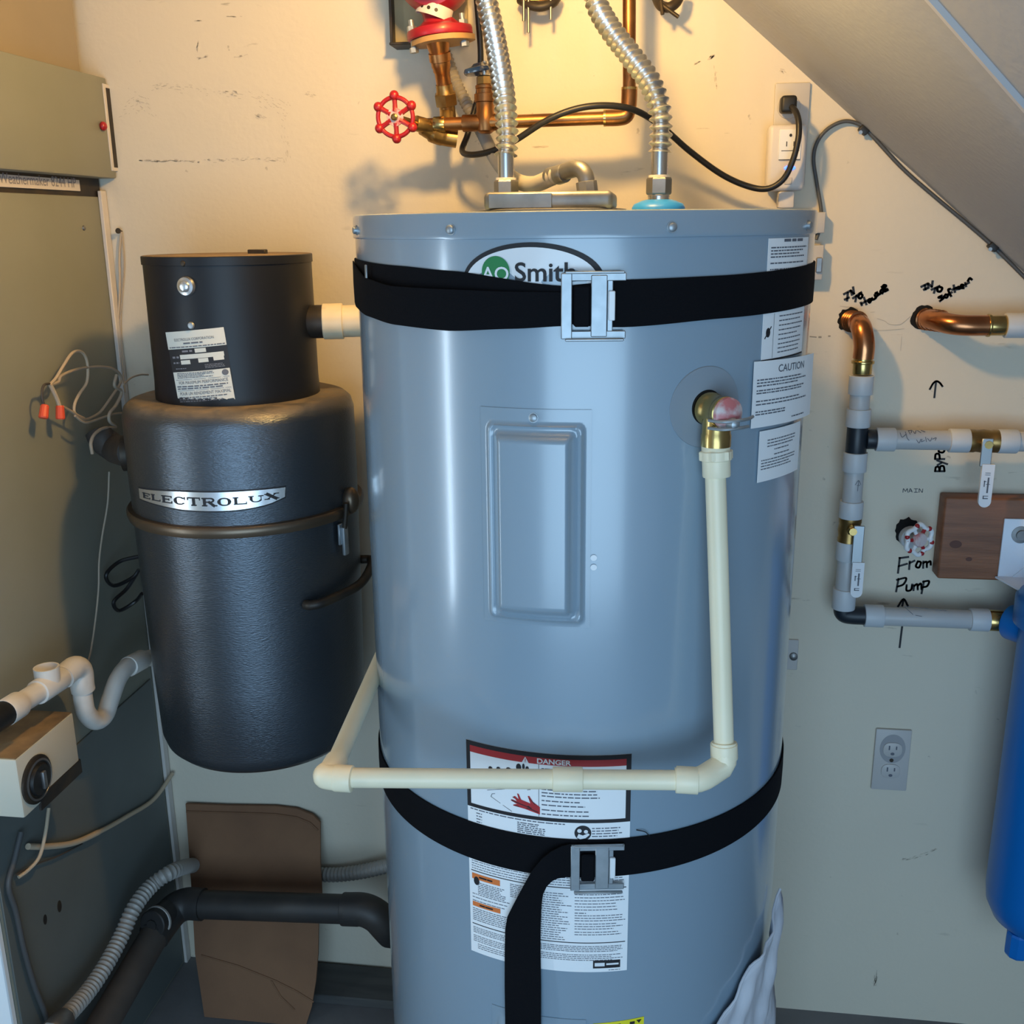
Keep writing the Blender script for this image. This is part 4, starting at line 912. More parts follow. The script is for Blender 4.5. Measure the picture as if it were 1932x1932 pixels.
# right-hand ear and toggle latch, lower side handle
a, z = onc(682, 935, VR, VX, VY)
er = cp(math.radians(80), z_rim+0.012, VR+0.004, VX, VY)
obj('rim_ear', MB().sphere(er, 0.019, 18, (0.75, 0.8, 1.15)), 'rim_metal', VC)
la = cp(math.radians(72), z_rim-0.03, VR, VX, VY); ln = Vector((math.sin(math.radians(72)), -math.cos(math.radians(72)), 0)); lt = Vector((ln.y*-1, ln.x, 0))
mtl = Matrix([[lt.x, 0, ln.x, la.x], [lt.y, 0, ln.y, la.y], [0, 1, 0, la.z], [0, 0, 0, 1]])
lch = obj('toggle_latch', MB().box((-0.011, -0.022, 0), (0.011, 0.012, 0.004), 0.001, 1, mtl), 'zinc', VC, label='bright metal toggle latch')
obj('latch_lever', MB().box((-0.006, -0.040, 0.003), (0.006, 0.006, 0.009), 0.002, 2, mtl), 'zinc', lch)
obj('latch_hook', MB().tube([mtl @ Vector((0, 0.004, 0.006)), mtl @ Vector((0, 0.028, 0.010)), mtl @ Vector((0, 0.045, 0.012))], 0.004, 10), 'dark_metal', lch)
hz = onc(620, 1125, VR, VX, VY)[1]
hp = [cp(math.radians(47), hz-0.004, VR-0.004, VX, VY), cp(math.radians(48), hz-0.002, VR+0.008, VX, VY), cp(math.radians(55), hz, VR+0.014, VX, VY), cp(math.radians(78), hz+0.004, VR+0.016, VX, VY), cp(math.radians(110), hz+0.006, VR+0.014, VX, VY), cp(math.radians(116), hz+0.006, VR-0.004, VX, VY)]
obj('side_handle', MB().tube(spline(hp, 8), 0.0075, 12), 'dark_metal', VC, label='dark carrying handle')
# wall bracket behind, hidden fastening that carries the canister
obj('wall_bracket', MB().box((VX-0.05, VY+VR-0.02, 1.0), (VX+0.05, YW-0.001, 1.15), 0.002, 1), 'dark_metal', VC)

# exhaust duct to the right of the motor
ex0 = cp(math.radians(78), onc(590, 610, MR, VX, VY)[1], MR-0.004, VX, VY)
zc = aY(640, 608, 1.56).z
EP = thing('exhaust_pipe', (ex0.x, ex0.y, zc), 'stained cream plastic exhaust pipe running from the black motor housing behind the tank', 'pipe')
xd = Vector((1, 0.22, 0))
pe = Vector((VX+MR-0.010, VY+0.005, zc))
obj('rubber_sleeve', MB().lathe(pe, xd, [(0.024, 0), (0.0255, 0.002), (0.0255, 0.028)], 32), 'dark_metal', EP)
obj('pipe', MB().lathe(pe+xd*0.02, xd, [(0.0245, 0), (0.0245, 0.28)], 32), 'old_pvc', EP)
obj('coupling', MB().lathe(pe+xd*0.026, xd, [(0.0265, 0), (0.0275, 0.001), (0.0275, 0.030), (0.0265, 0.031)], 32), 'old_pvc', EP)

# inlet elbow on the left of the canister
IN = thing('vacuum_inlet', (VX-VR, VY, 1.13), 'dark dusty inlet elbow on the left side of the canister', 'pipe')
obj('elbow_tube', MB().tube(spline([cp(math.radians(-72), aY(235, 850, 1.5).z-0.005, VR-0.012, VX, VY), aX(222, 848, -0.895), aX(205, 838, -0.915), aX(192, 828, -0.922), aX(186, 815, -0.928)], 6), [0.025]*8+[0.024]*8+[0.022]*9, 20), 'dusty_pipe', IN)
obj('elbow_collar', MB().lathe(cp(math.radians(-72), aY(235, 850, 1.5).z-0.005, VR-0.006, VX, VY), (math.sin(math.radians(-72)), -math.cos(math.radians(-72)), 0), [(0.0285, 0), (0.0285, 0.010)], 24), 'dark_metal', IN)

# ================================================================== FILTER PIPEWORK ON THE RIGHT
PYR = 1.708
RP, RR = 0.0158, 0.0192
def pieces(parent, a, b_, segs):
    """segs: (name, t0, t1, radius, material) along the straight line a-b"""
    d_ = (b_-a)
    for nm, t0, t1, r_, m_ in segs:
        obj(nm, MB().cyl(a+d_*t0, a+d_*t1, r_, 26, 0.0015), m_, parent)
def vat(y): return aY(1630+(y-660)*(-0.0553), y, PYR)
HL = thing('house_supply_pipe', vat(900), 'copper elbow out of the wall with grey plastic pipe dropping to a black elbow', 'pipe')
top = vat(650); zx = top.x
def VZ(y): return Vector((zx, PYR, vat(y).z))
obj('copper_elbow', MB().tube(spline([aY(1604, 606, YW+0.03), aY(1606, 606, YW), Vector((lerp(aY(1607, 607, YW).x, zx, 0.45), 1.738, aY(1607, 606, YW).z-0.001)), Vector((zx-0.004, 1.717, aY(1628, 622, PYR).z)), VZ(650), VZ(676)], 8), 0.0163, 24), 'copper', HL)
for k in range(4):
    c_ = lerp(aY(1606, 606, YW-0.004), aY(1618, 608, 1.735), k/3); d_ = (aY(1618, 608, 1.735)-aY(1606, 606, YW)).normalized()
    obj('elbow_thread', MB().lathe(c_, d_, [(0.0160, -0.0016), (0.0178, 0), (0.0160, 0.0016)], 24), 'copper', HL)
for (nm, y0, y1, r_, m_) in (('brass_adapter', 668, 706, 0.0150, 'brass_bright'), ('brass_ring', 680, 686, 0.0178, 'brass_bright'), ('crimp_ring', 708, 744, RR, 'poly_ring'), ('pipe', 740, 775, RP, 'poly_pipe'), ('crimp_ring', 771, 805, RR, 'poly_ring'),
                            ('black_tee', 800, 862, 0.0165, 'pipe_dark'), ('crimp_ring', 853, 889, RR, 'poly_ring'), ('pipe', 885, 950, RP, 'poly_pipe'), ('crimp_ring', 945, 977, RR, 'poly_ring')):
    obj(nm, MB().cyl(VZ(y0), VZ(y1), r_, 26, 0.0012), m_, HL)
for (nm, y0, y1, r_, m_) in (('crimp_ring', 1021, 1056, RR, 'poly_ring'), ('pipe', 1050, 1114, RP, 'poly_pipe'), ('crimp_ring', 1110, 1148, RR, 'poly_ring')):
    obj(nm, MB().cyl(VZ(y0), VZ(y1), r_, 26, 0.0012), m_, HL)
zb_ = aY(1620, 1161, PYR).z
obj('black_elbow', MB().tube(spline([VZ(1140), VZ(1152), Vector((zx+0.004, PYR, zb_+0.002)), Vector((zx+0.016, PYR, zb_)), Vector((zx+0.04, PYR, zb_))], 7), 0.0158, 22), 'pipe_dark', HL)
def HZ(x, y=1161): p = aY(x, y, PYR); return Vector((p.x, PYR, zb_))
for (nm, x0, x1_, r_, m_) in (('crimp_ring', 1630, 1666, RR, 'poly_ring'), ('pipe', 1662, 1834, RP, 'poly_pipe'), ('crimp_ring', 1830, 1866, RR, 'poly_ring'), ('brass_adapter', 1864, 1893, 0.0178, 'brass_bright'), ('dark_nipple', 1892, 1912, 0.0150, 'pipe_dark')):
    obj(nm, MB().cyl(HZ(x0), HZ(x1_), r_, 26, 0.0012), m_, HL)
def ballvalve(name, loc, ya, yb, lever, label, vertical):
    t = thing(name, loc, label, 'valve')
    a_, b_ = ya, yb; d_ = (b_-a_).normalized(); L_ = (b_-a_).length
    obj('valve_body', MB().lathe(a_, d_, [(0.0165, 0), (0.0185, 0.001), (0.0185, L_*0.2), (0.0175, L_*0.25), (0.0190, L_*0.5), (0.0175, L_*0.75), (0.0185, L_*0.8), (0.0185, L_-0.001), (0.0165, L_)], 24), 'brass', t)
    c_ = (a_+b_)/2+Vector((0, -0.018, 0)) if not vertical else lerp(a_, b_, 0.62)+Vector((0, -0.018, 0))
    obj('stem', MB().lathe(c_, (0, -1, 0), [(0.0085, 0), (0.0085, 0.008), (0.0065, 0.009), (0.0065, 0.014)], 8), 'brass_bright', t, smooth=0)
    l0, l1 = lever; yl = c_.y-0.012
    l0, l1 = aY(*l0, yl), aY(*l1, yl)
    mz = lerp(l0.z, l1.z, 0.24)
    lv_ = obj('lever', MB().box((l0.x-0.0085, yl, mz-0.004), (l0.x+0.0085, yl+0.003, c_.z+0.010), 0.001, 1), 'lever_metal', t)
    x_c = (l0.x+l1.x)/2; hw_ = 0.0095
    mb_ = MB(); pts = [(x_c-hw_, yl-0.002, mz), (x_c+hw_, yl-0.002, mz)]
    for k in range(13):
        t_a = -PI*k/12; pts.append((x_c+hw_*math.cos(t_a), yl-0.002, l1.z+hw_+hw_*math.sin(t_a)))
    g = obj('grip', mb_.prism(pts, (0, 0.006, 0)), 'lever_white', lv_, label='white vinyl lever grip')
    q_ = Art(wallmap(yl-0.002), 0.0004); H_ = mz-l1.z
    for k in (0.80, 0.755): q_.rect(x_c-0.004, x_c+0.004, l1.z+H_*k, l1.z+H_*(k+0.012), 1)
    v0, v1 = l1.z+H_*0.34, l1.z+H_*0.70
    q_.rect(x_c+0.0005, x_c+0.0030, v0, v1, 1); q_.rect(x_c-0.005, x_c-0.001, lerp(v0, v1, 0.72), lerp(v0, v1, 0.76), 1); q_.rect(x_c-0.0045, x_c-0.003, lerp(v0, v1, 0.4), lerp(v0, v1, 0.8), 1); q_.rect(x_c-0.0015, x_c+0.005, lerp(v0, v1, 0.55), lerp(v0, v1, 0.58), 1)
    q_.rect(x_c-0.004, x_c+0.004, l1.z+H_*0.20, l1.z+H_*0.222, 1); q_.rect(x_c-0.004, x_c+0.004, l1.z+H_*0.26, l1.z+H_*0.275, 1); q_.rect(x_c-0.004, x_c-0.0025, l1.z+H_*0.2, l1.z+H_*0.275, 1)
    obj('grip_print', q_, 'ink_grey', g, kind='stuff')
    return t
ballvalve('ball_valve', VZ(1000), VZ(1024), VZ(975), ((1618, 1040), (1618, 1127)), 'brass ball valve with a white lever in the vertical grey pipe', True)
# bypass branch
zy = aY(1720, 830, PYR).z
BL_ = thing('bypass_pipe', aY(1740, 830, PYR), 'grey plastic bypass pipe with handwriting branching right from the black tee', 'pipe')
def HB(x): p = aY(x, 830, PYR); return Vector((p.x, PYR, zy))
for (nm, x0, x1_, r_, m_) in (('tee_branch', 1634, 1656, 0.0160, 'pipe_dark'), ('crimp_ring', 1652, 1688, RR, 'poly_ring'), ('pipe', 1684, 1794, RP, 'poly_pipe'), ('crimp_ring', 1790, 1828, RR, 'poly_ring'), ('crimp_ring', 1882, 1919, RR, 'poly_ring'), ('pipe', 1915, 2010, RP, 'poly_pipe')):
    obj(nm, MB().cyl(HB(x0), HB(x1_), r_, 26, 0.0012), m_, BL_)
ballvalve('ball_valve', HB(1855), HB(1826), HB(1884), ((1862, 850), (1862, 957)), 'brass ball valve with a white lever in the bypass pipe above the board', False)
# softener supply
SS = thing('softener_supply_pipe', aY(1820, 612, PYR), 'copper elbow out of the wall running right into a grey plastic ring', 'pipe')
zs_ = aY(1860, 614, PYR).z
def HS(x): p = aY(x, 614, PYR); return Vector((p.x, PYR, zs_))
obj('copper_elbow', MB().tube(spline([aY(1742, 602, YW+0.03), aY(1745, 602, YW), aY(1764, 604, 1.738), aY(1792, 611, 1.716), HS(1822), HS(1866)], 8), 0.0160, 24), 'copper', SS)
for k in range(5):
    d_ = (aY(1776, 606, 1.730)-aY(1745, 602, YW)).normalized(); c_ = lerp(aY(1745, 602, YW-0.003), aY(1776, 606, 1.730), k/4)
    obj('elbow_thread', MB().lathe(c_, d_, [(0.0158, -0.0018), (0.0176, 0), (0.0158, 0.0018)], 24), 'copper', SS)
for (nm, x0, x1_, r_, m_) in (('brass_ring', 1862, 1868, 0.0178, 'brass_bright'), ('brass_adapter', 1858, 1900, 0.0158, 'brass_bright'), ('crimp_ring', 1896, 1990, RR, 'poly_ring')):
    obj(nm, MB().cyl(HS(x0), HS(x1_), r_, 26, 0.0012), m_, SS)
# ragged holes in the wall where the pipes come through
def hole(px, py, rx, rz, seed):
    c_ = aY(px, py, YW); rnd = random.Random(seed); q_ = Art(wallmap(), 0.0006)
    pts = []
    for k in range(28):
        j = 1+rnd.uniform(-0.10, 0.10); t = 2*PI*k/28; pts.append((c_.x+rx*j*math.cos(t), c_.z+rz*j*math.sin(t)))
    q_.poly(pts); o_ = obj('pipe_hole', q_, 'black_hole', wall_back, smooth=0)
    return c_
hole(1603, 603, 0.0190, 0.0195, 1); hole(1742, 600, 0.0190, 0.0205, 2); c_ = hole(1712, 1002, 0.020, 0.024, 3)

# main shut-off wheel in its hole
MV = thing('main_valve', aY(1712, 1005, YW), 'worn red and white main shut-off handwheel in a hole left of the board', 'valve')
obj('pipe_stub', MB().lathe(aY(1708, 1005, YW+0.02), (0.25, -1, -0.08), [(0.020, 0), (0.020, 0.026), (0.0165, 0.028), (0.0165, 0.034)], 24), 'poly_ring', MV)
mc = aY(1734, 1018, 1.70); mn = Vector((0.42, -1, 0.05)).normalized(); mu_ = Vector((0, 0, 1)); mu_ = (mu_-mn*mu_.dot(mn)).normalized(); mv_ = mn.cross(mu_)
obj('stem', MB().cyl(aY(1712, 1008, YW-0.005), mc+mn*0.002, 0.007, 14), 'galv', MV)
rs = []
for k in range(60):
    t = 2*PI*k/60; e = mu_*math.cos(t)+mv_*math.sin(t); rr = 0.0235*(1+0.10*math.cos(6*t))
    c_ = mc+e*rr; rs.append([c_+(e*math.cos(2*PI*j/10)+mn*math.sin(2*PI*j/10))*0.0042 for j in range(10)])
mw = obj('handwheel', MB().rings(rs, close=True), 'white_gloss', MV, label='scalloped handwheel, paint worn to white')
for k in range(6):
    t = 2*PI*(k+0.5)/6; e = mu_*math.cos(t)+mv_*math.sin(t)
    obj('spoke', MB().tube([mc+e*0.006, mc+e*0.016, mc+e*0.0235], [0.004, 0.003, 0.004], 8), 'red_wheel' if k % 2 else 'white_gloss', mw)
    e = mu_*math.cos(2*PI*k/6+0.25)+mv_*math.sin(2*PI*k/6+0.25)
    obj('red_patch', MB().sphere(mc+e*0.0245+mn*0.0012, 0.0042, 10), 'red_wheel', mw)
obj('hub', MB().lathe(mc, mn, [(0.012, -0.002), (0.0125, 0.003), (0.011, 0.006), (0.004, 0.007)], 24), 'wheel_tag', mw)

# board with the filter bracket
b0, b1 = aY(1768, 1092, 1.727), aY(1768, 938, 1.727)
bd = obj('mounting_board', MB().box((b0.x, 1.727, b0.z), (1.15, YW-0.0005, b1.z), 0.004, 3), 'board_wood', label='red-brown wooden board screwed to the wall behind the filter', cat='board')
for (x, y, r_) in ((1803, 1027, 0.0085), (1828, 1055, 0.0045)):
    c_ = aY(x, y, 1.727); q_ = Art(wallmap(1.727), 0.0004); q_.disc(c_.x, c_.z, r_*1.15, r_*0.8, 24); obj('knot', q_, 'dusty_knot' if 'dusty_knot' in MATS else 'copper_knot' if 'copper_knot' in MATS else (mat('dusty_knot', (0.10, 0.035, 0.022), 0.6) and 'dusty_knot'), bd)
FB = thing('filter_bracket', aY(1905, 1080, 1.72), 'white steel bracket on the wooden board holding the blue filter', 'bracket')
f0, f1 = aY(1882, 1088, 1.7235), aY(1884, 978, 1.7235)
obj('back_plate', MB().box((f0.x, 1.7225, f0.z), (1.0, 1.7268, f1.z), 0.0015, 2), 'bracket_white', FB)
sl0 = aY(1874, 1086, 1.722); 
pl = [Vector((f0.x-0.004, 1.7225, f0.z+0.001)), Vector((f0.x-0.004, 1.7225, f0.z-0.002)), Vector((f0.x+0.045, 1.60, f0.z-0.010)), Vector((f0.x+0.045, 1.60, f0.z-0.007))]
obj('shelf', MB().prism(pl, (0.5, 0, 0)), 'bracket_white', FB, smooth=0)
g0 = aY(1908, 1088, 1.722)
obj('gusset', MB().prism([(g0.x, 1.7222, f0.z), (g0.x+0.06, 1.7222, f0.z), (g0.x+0.06, 1.7222, f0.z+0.060)], (0, -0.0015, 0)), 'bracket_white', FB, smooth=0)
bc_ = aY(1926, 1009, 1.722)
obj('bolt', MB().lathe((bc_.x, 1.7225, bc_.z), (0, -1, 0), [(0.0145, 0), (0.0145, 0.0015), (0.008, 0.002), (0.008, 0.006)], 24), 'galv', FB)
# blue filter housing
FY = 1.635
FR = 0.088
fx_ = aY(1888, 1500, FY).x+FR*0.985
FH = thing('filter_housing', (fx_, FY, 0.25), 'tall bright blue water filter housing at the right edge', 'filter')
zt_ = aY(1925, 1132, FY-0.05).z; zk = aY(1915, 1205, FY-0.05).z; zb2 = aY(1890, 1770, FY-0.05).z
obj('filter_head', MB().lathe((fx_, FY, 0), (0, 0, 1), [(FR+0.004, zk), (FR+0.010, zk+0.004), (FR+0.010, zk+0.045), (FR+0.004, zk+0.053), (0.055, zt_+0.004), (0.04, zt_+0.012)], 64), 'blue_plastic', FH)
pz = HZ(1905)
obj('inlet_port', MB().cyl(Vector((HZ(1906).x, PYR-0.0, zb_)), Vector((fx_-0.04, FY+0.02, zb_)), 0.030, 28, 0.003), 'blue_plastic', FH)
obj('sump', MB().lathe((fx_, FY, 0), (0, 0, 1), [(0.02, zb2-0.035), (0.036, zb2-0.034), (0.040, zb2-0.028), (0.040, zb2-0.012), (0.052, zb2-0.008), (FR-0.014, zb2+0.010), (FR-0.003, zb2+0.034), (FR, zb2+0.06), (FR, zk-0.2), (FR-0.001, zk+0.001)], 64), 'blue_plastic', FH)
obj('drain_knob', MB().lathe((fx_-0.035, FY-0.02, zb2-0.052), (0, 0, 1), [(0.018, 0), (0.02, 0.004), (0.02, 0.042), (0.018, 0.046)], 10), 'blue_plastic', FH, smooth=20)

# lower duplex socket
OL, a_, b_ = plate('wall_socket', 1642, 1376, 1720, 1486, 'ivory duplex wall socket low on the right wall', 'socket')
w2, h2, cx_ = (b_.x-a_.x), (b_.z-a_.z), (a_.x+b_.x)/2
q_ = Art(wallmap(YW-0.006), 0.0003); q_.disc(cx_, a_.z+h2*0.69, w2*0.36, h2*0.235, 28); obj('soot_mark', q_, mat('soot', (0.33, 0.33, 0.34), 0.6) and 'soot', OL)
for k, zz in ((0, 0.68), (1, 0.325)):
    c_ = Vector((cx_, YW-0.006, a_.z+h2*zz))
    rs = []
    for l, s in ((0.0, 1.0), (0.002, 1.0), (0.0026, 0.94)):
        rs.append([c_+Vector((0.0165*s*math.copysign(abs(math.cos(2*PI*j/32))**0.7, math.cos(2*PI*j/32)), -l, 0.0140*s*math.copysign(abs(math.sin(2*PI*j/32))**0.8, math.sin(2*PI*j/32)))) for j in range(32)])
    rc = obj('receptacle', MB().rings(rs), 'outlet_ivory', OL)
    q_ = Art(wallmap(YW-0.0086), 0.0004)
    q_.rect(cx_-0.0075, cx_-0.0050, c_.z+0.000, c_.z+0.0085, 1); q_.rect(cx_+0.0050, cx_+0.0073, c_.z+0.001, c_.z+0.0078, 1); q_.disc(cx_, c_.z-0.0075, 0.0035, 0.0028, 14)
    obj('slots', q_, 'ink_grey', rc, kind='stuff')
obj('centre_screw', MB().lathe((cx_, YW-0.006, a_.z+h2*0.503), (0, -1, 0), [(0.0038, 0), (0.0034, 0.0012)], 14), 'dark_metal', OL)
# small clear plate behind the tank's right flank
p0, p1 = aY(1488, 1262, YW), aY(1507, 1206, YW)
SP2 = thing('wall_bracket', (p0.x, YW, p0.z), 'small steel strap anchor on the wall beside the right flank of the tank', 'anchor')
obj('anchor_plate', MB().box((p0.x-0.012, YW-0.004, p0.z), (p1.x, YW-0.0003, p1.z), 0.001, 1), 'outlet_ivory', SP2)
pc_ = aY(1497, 1238, YW-0.004); obj('anchor_bolt', MB().lathe((pc_.x, YW-0.004, pc_.z), (0, -1, 0), [(0.0075, 0), (0.007, 0.004), (0.003, 0.006)], 12), 'galv', SP2)

# ------------------------------------------------------------------ marker writing on the wall and pipes
def ink_strokes(name, strokes, wpx, parent, m_='ink', mp=None, Y=YW):
    q_ = Art(mp or wallmap(Y), 0.0005); s_ = 0.00083*(Y/YW)
    for st in strokes:
        pts = [(aY(x, y, Y).x, aY(x, y, Y).z) for x, y in st]
        if len(st) > 2:
            sp = spline([Vector((p[0], p[1], 0)) for p in pts], 5); pts = [(p.x, p.y) for p in sp]
        q_.line(pts, wpx*s_)
    return obj(name, q_, m_, parent, smooth=0, kind='stuff')
def cv(ox, oy, k, *sts): return [[(ox+x*k, oy+y*k) for x, y in st] for st in sts]
k1 = 300/1932; c1_ = lambda *sts: cv(1560, 500, k1, *sts)
ink_strokes('writing_in_to_house', c1_([(205, 355), (290, 310)], [(255, 335), (245, 435)], [(215, 420), (270, 395)], [(290, 310), (305, 365)], [(290, 310), (330, 350)], [(330, 350), (318, 268)],
    [(315, 405), (420, 330)], [(360, 370), (345, 445)], [(400, 340), (385, 390), (410, 405), (432, 370), (405, 340)],
    [(410, 455), (425, 490)], [(450, 395), (480, 480)], [(420, 470), (500, 425)], [(500, 440), (520, 455), (540, 420), (515, 415), (500, 440)], [(545, 400), (560, 420), (590, 400), (580, 360)], [(590, 395), (600, 400)], [(615, 330), (590, 345), (630, 355), (600, 385)], [(640, 355), (690, 320), (665, 300), (650, 330), (680, 345)],
    [(665, 260), (690, 300), (735, 290)], [(680, 290), (720, 255), (690, 245), (675, 280), (700, 320), (745, 300)]), 4.4, wall_back)
ink_strokes('writing_in_to_softner', c1_([(1145, 265), (1225, 225)], [(1190, 245), (1200, 300)], [(1175, 300), (1225, 280)], [(1225, 225), (1235, 280)], [(1230, 225), (1275, 265)], [(1275, 265), (1285, 195)],
    [(1270, 300), (1370, 255)], [(1320, 280), (1300, 340)], [(1345, 270), (1345, 315), (1380, 320), (1400, 280), (1360, 262)],
    [(1400, 370), (1355, 395), (1415, 400), (1370, 440)], [(1440, 360), (1425, 385), (1455, 395), (1470, 365), (1440, 358)], [(1500, 290), (1475, 300), (1490, 345), (1510, 380)], [(1465, 360), (1520, 330)], [(1540, 245), (1555, 330)], [(1520, 300), (1580, 275)], [(1580, 300), (1575, 270)], [(1578, 285), (1600, 265), (1610, 295)], [(1620, 275), (1660, 250), (1635, 240), (1625, 275), (1665, 280)], [(1680, 215), (1690, 260)], [(1685, 235), (1705, 225)], [(1715, 190), (1725, 220)], [(1712, 195), (1735, 162), (1762, 178)]), 4.4, wall_back)
ink_strokes('arrow_up', c1_([(1325, 1425), (1305, 1610)], [(1250, 1510), (1290, 1440), (1330, 1412), (1370, 1430), (1405, 1475)]), 3.8, wall_back)
k2 = 452/1932; c2_ = lambda *sts: cv(1480, 860, k2, *sts)
ink_strokes('writing_from_pump', c2_([(930, 820), (915, 945)], [(925, 825), (1000, 815)], [(920, 890), (990, 870)], [(1010, 850), (1005, 915)], [(1008, 865), (1050, 845)], [(1075, 850), (1060, 890), (1085, 900), (1100, 860), (1075, 850)], [(1120, 850), (1118, 905)], [(1118, 865), (1145, 855), (1148, 900)], [(1148, 865), (1175, 850), (1180, 880)],
    [(920, 990), (900, 1095)], [(905, 1000), (980, 985), (960, 1035), (910, 1055)], [(985, 1040), (985, 1085), (1020, 1080), (1030, 1035)], [(1045, 1040), (1040, 1085)], [(1045, 1050), (1070, 1035), (1075, 1080)], [(1075, 1048), (1100, 1030), (1105, 1078)], [(1125, 1010), (1105, 1110)], [(1115, 1015), (1165, 1010), (1150, 1050), (1110, 1060)],
    [(960, 1160), (950, 1210)], [(915, 1215), (960, 1155), (995, 1210)], [(950, 1365), (928, 1545)]), 4.2, wall_back)
ink_strokes('writing_main', c2_([(955, 295), (960, 265), (975, 285), (990, 265), (995, 295)], [(1003, 295), (1015, 265), (1030, 293)], [(1008, 284), (1028, 284)], [(1045, 266), (1075, 266)], [(1060, 266), (1060, 294)], [(1045, 294), (1075, 294)], [(1085, 295), (1088, 266), (1110, 294), (1115, 266)]), 1.3, wall_back, 'ink_grey')
k3 = 452/1932; c3_ = lambda *sts: cv(1480, 480, k3, *sts)
def rot_letters(ox, base_x, h, step, glyphs):      # letters turned a quarter turn, reading upwards
    out = []
    for i, g in enumerate(glyphs):
        for st in g: out.append([(base_x-y*h, ox-(i*step+x*h)) for x, y in st])
    return out
gB = [[(0, 0), (0, 1)], [(0, 1), (0.42, 0.9), (0.42, 0.6), (0, 0.52), (0.5, 0.42), (0.5, 0.1), (0, 0)]]
gy = [[(0, 0.75), (0.25, 0.3)], [(0.5, 0.8), (0.1, -0.3)]]
gP = [[(0, 0), (0, 1)], [(0, 1), (0.5, 0.92), (0.5, 0.58), (0, 0.5)]]
ga_ = [[(0.5, 0.55), (0.15, 0.6), (0.05, 0.2), (0.3, 0.02), (0.5, 0.3)], [(0.5, 0.58), (0.52, 0.0)]]
ink_strokes('writing_bypass', rot_letters(889, 1782, 18, 11.5, [gB, gy, gP, ga_]), 4.0, wall_back)
def pipemap(zc_):
    def mp(u, v, l):
        dz = max(-0.0150, min(0.0150, v-zc_)); return Vector((u, PYR-math.sqrt(RP**2-dz*dz)-l, v))
    return mp
ink_strokes('handwriting', c3_([(940, 1445), (950, 1475), (985, 1455)], [(985, 1440), (990, 1480), (1005, 1500)], [(1010, 1430), (1020, 1455)], [(1012, 1432), (1040, 1430), (1030, 1445)], [(1050, 1435), (1060, 1450), (1075, 1430)], [(1085, 1430), (1110, 1445)], [(1115, 1430), (1145, 1440)],
    [(1065, 1495), (1085, 1520), (1100, 1490)], [(1110, 1490), (1105, 1510), (1130, 1500)], [(1140, 1475), (1145, 1510)], [(1155, 1485), (1175, 1505), (1190, 1480)], [(1195, 1490), (1225, 1480), (1215, 1500)]), 1.3, BL_, 'ink_grey', pipemap(zy), PYR-RP)
ink_strokes('handwriting', c2_([(980, 1232), (1320, 1268)], [(980, 1235), (1040, 1285)], [(1060, 1290), (1110, 1298)]), 1.0, HL, 'ink_grey', pipemap(zb_), PYR-RP)
def vpipemap(u, v, l):
    dx = max(-0.0150, min(0.0150, u-zx)); return Vector((u, PYR-math.sqrt(RP**2-dx*dx)-l, v))
ink_strokes('handwriting', c2_([(600, 200), (590, 285)], [(570, 235), (598, 200), (618, 235)], [(585, 240), (610, 240)]), 1.1, HL, 'ink_grey', vpipemap, PYR-RP)
# cracks and scuffs in the paint
q_ = c1_([(530, 575), (580, 570)], [(610, 650), (700, 680), (760, 720), (880, 725), (940, 690), (1020, 620)], [(570, 800), (760, 790), (940, 775)], [(910, 870), (895, 1040)], [(160, 500), (300, 515), (380, 535)])
ink_strokes('paint_crack', q_, 0.8, wall_back, 'scuff')
rs_ = random.Random(11)
def smudge(st, n, spread, w):
    out = []; pts = spline([Vector((x, y, 0)) for x, y in st], 8) if len(st) > 2 else [Vector((*st[0], 0)), Vector((*st[1], 0))]
    for _ in range(n):
        k = rs_.randrange(len(pts)-1); p = lerp(pts[k], pts[k+1], rs_.random()); d = (pts[k+1]-pts[k]).normalized()
        L = rs_.uniform(1.5, 7); oy = rs_.gauss(0, spread); ox = rs_.gauss(0, spread*0.7)
        out.append([(p.x+ox, p.y+oy), (p.x+ox+d.x*L, p.y+oy+d.y*L+rs_.uniform(-0.8, 0.8))])
    ink_strokes('scuff', out, w, wall_back, 'scuff')
for st, n, sp, w in (([(262, 302), (300, 304), (330, 303), (375, 306)], 60, 1.0, 1.1), ([(385, 300), (430, 302), (480, 300), (535, 304)], 50, 2.5, 0.9), ([(232, 205), (260, 195), (290, 215)], 40, 9, 0.8), ([(285, 166), (320, 163), (410, 173), (450, 178)], 60, 4, 0.9), ([(374, 78), (372, 95)], 10, 1.0, 1.2), ([(367, 112), (388, 107)], 10, 1.2, 1.1), ([(425, 31), (455, 32)], 9, 0.5, 1.1), ([(362, 38), (380, 39)], 8, 0.8, 0.9), ([(440, 110), (465, 103)], 9, 1, 0.9), ([(480, 215), (500, 224)], 12, 2.0, 1.0), ([(485, 180), (545, 215)], 40, 9, 0.8), ([(535, 245), (545, 300)], 22, 6, 0.8), ([(575, 175), (592, 180)], 10, 2, 1.1), ([(1308, 122), (1318, 118)], 8, 1, 1.0), ([(1338, 112), (1346, 105)], 12, 2, 1.5), ([(1348, 125), (1352, 165)], 12, 2, 0.9), ([(1700, 1622), (1735, 1615), (1765, 1602)], 30, 1.5, 0.9), ([(1655, 1835), (1650, 1858)], 26, 2, 1.2), ([(1540, 130), (1600, 200)], 16, 5, 0.9), ([(1470, 130), (1480, 136)], 8, 2, 1.0)):
    smudge(st, n, sp, w)
for st, w in (([(1528, 635), (1540, 636)], 2.0), ([(1545, 636), (1549, 636)], 3.2), ([(1563, 634), (1566, 634)], 2.6)):
    ink_strokes('scuff', [st], w, wall_back, 'hole_plaster')

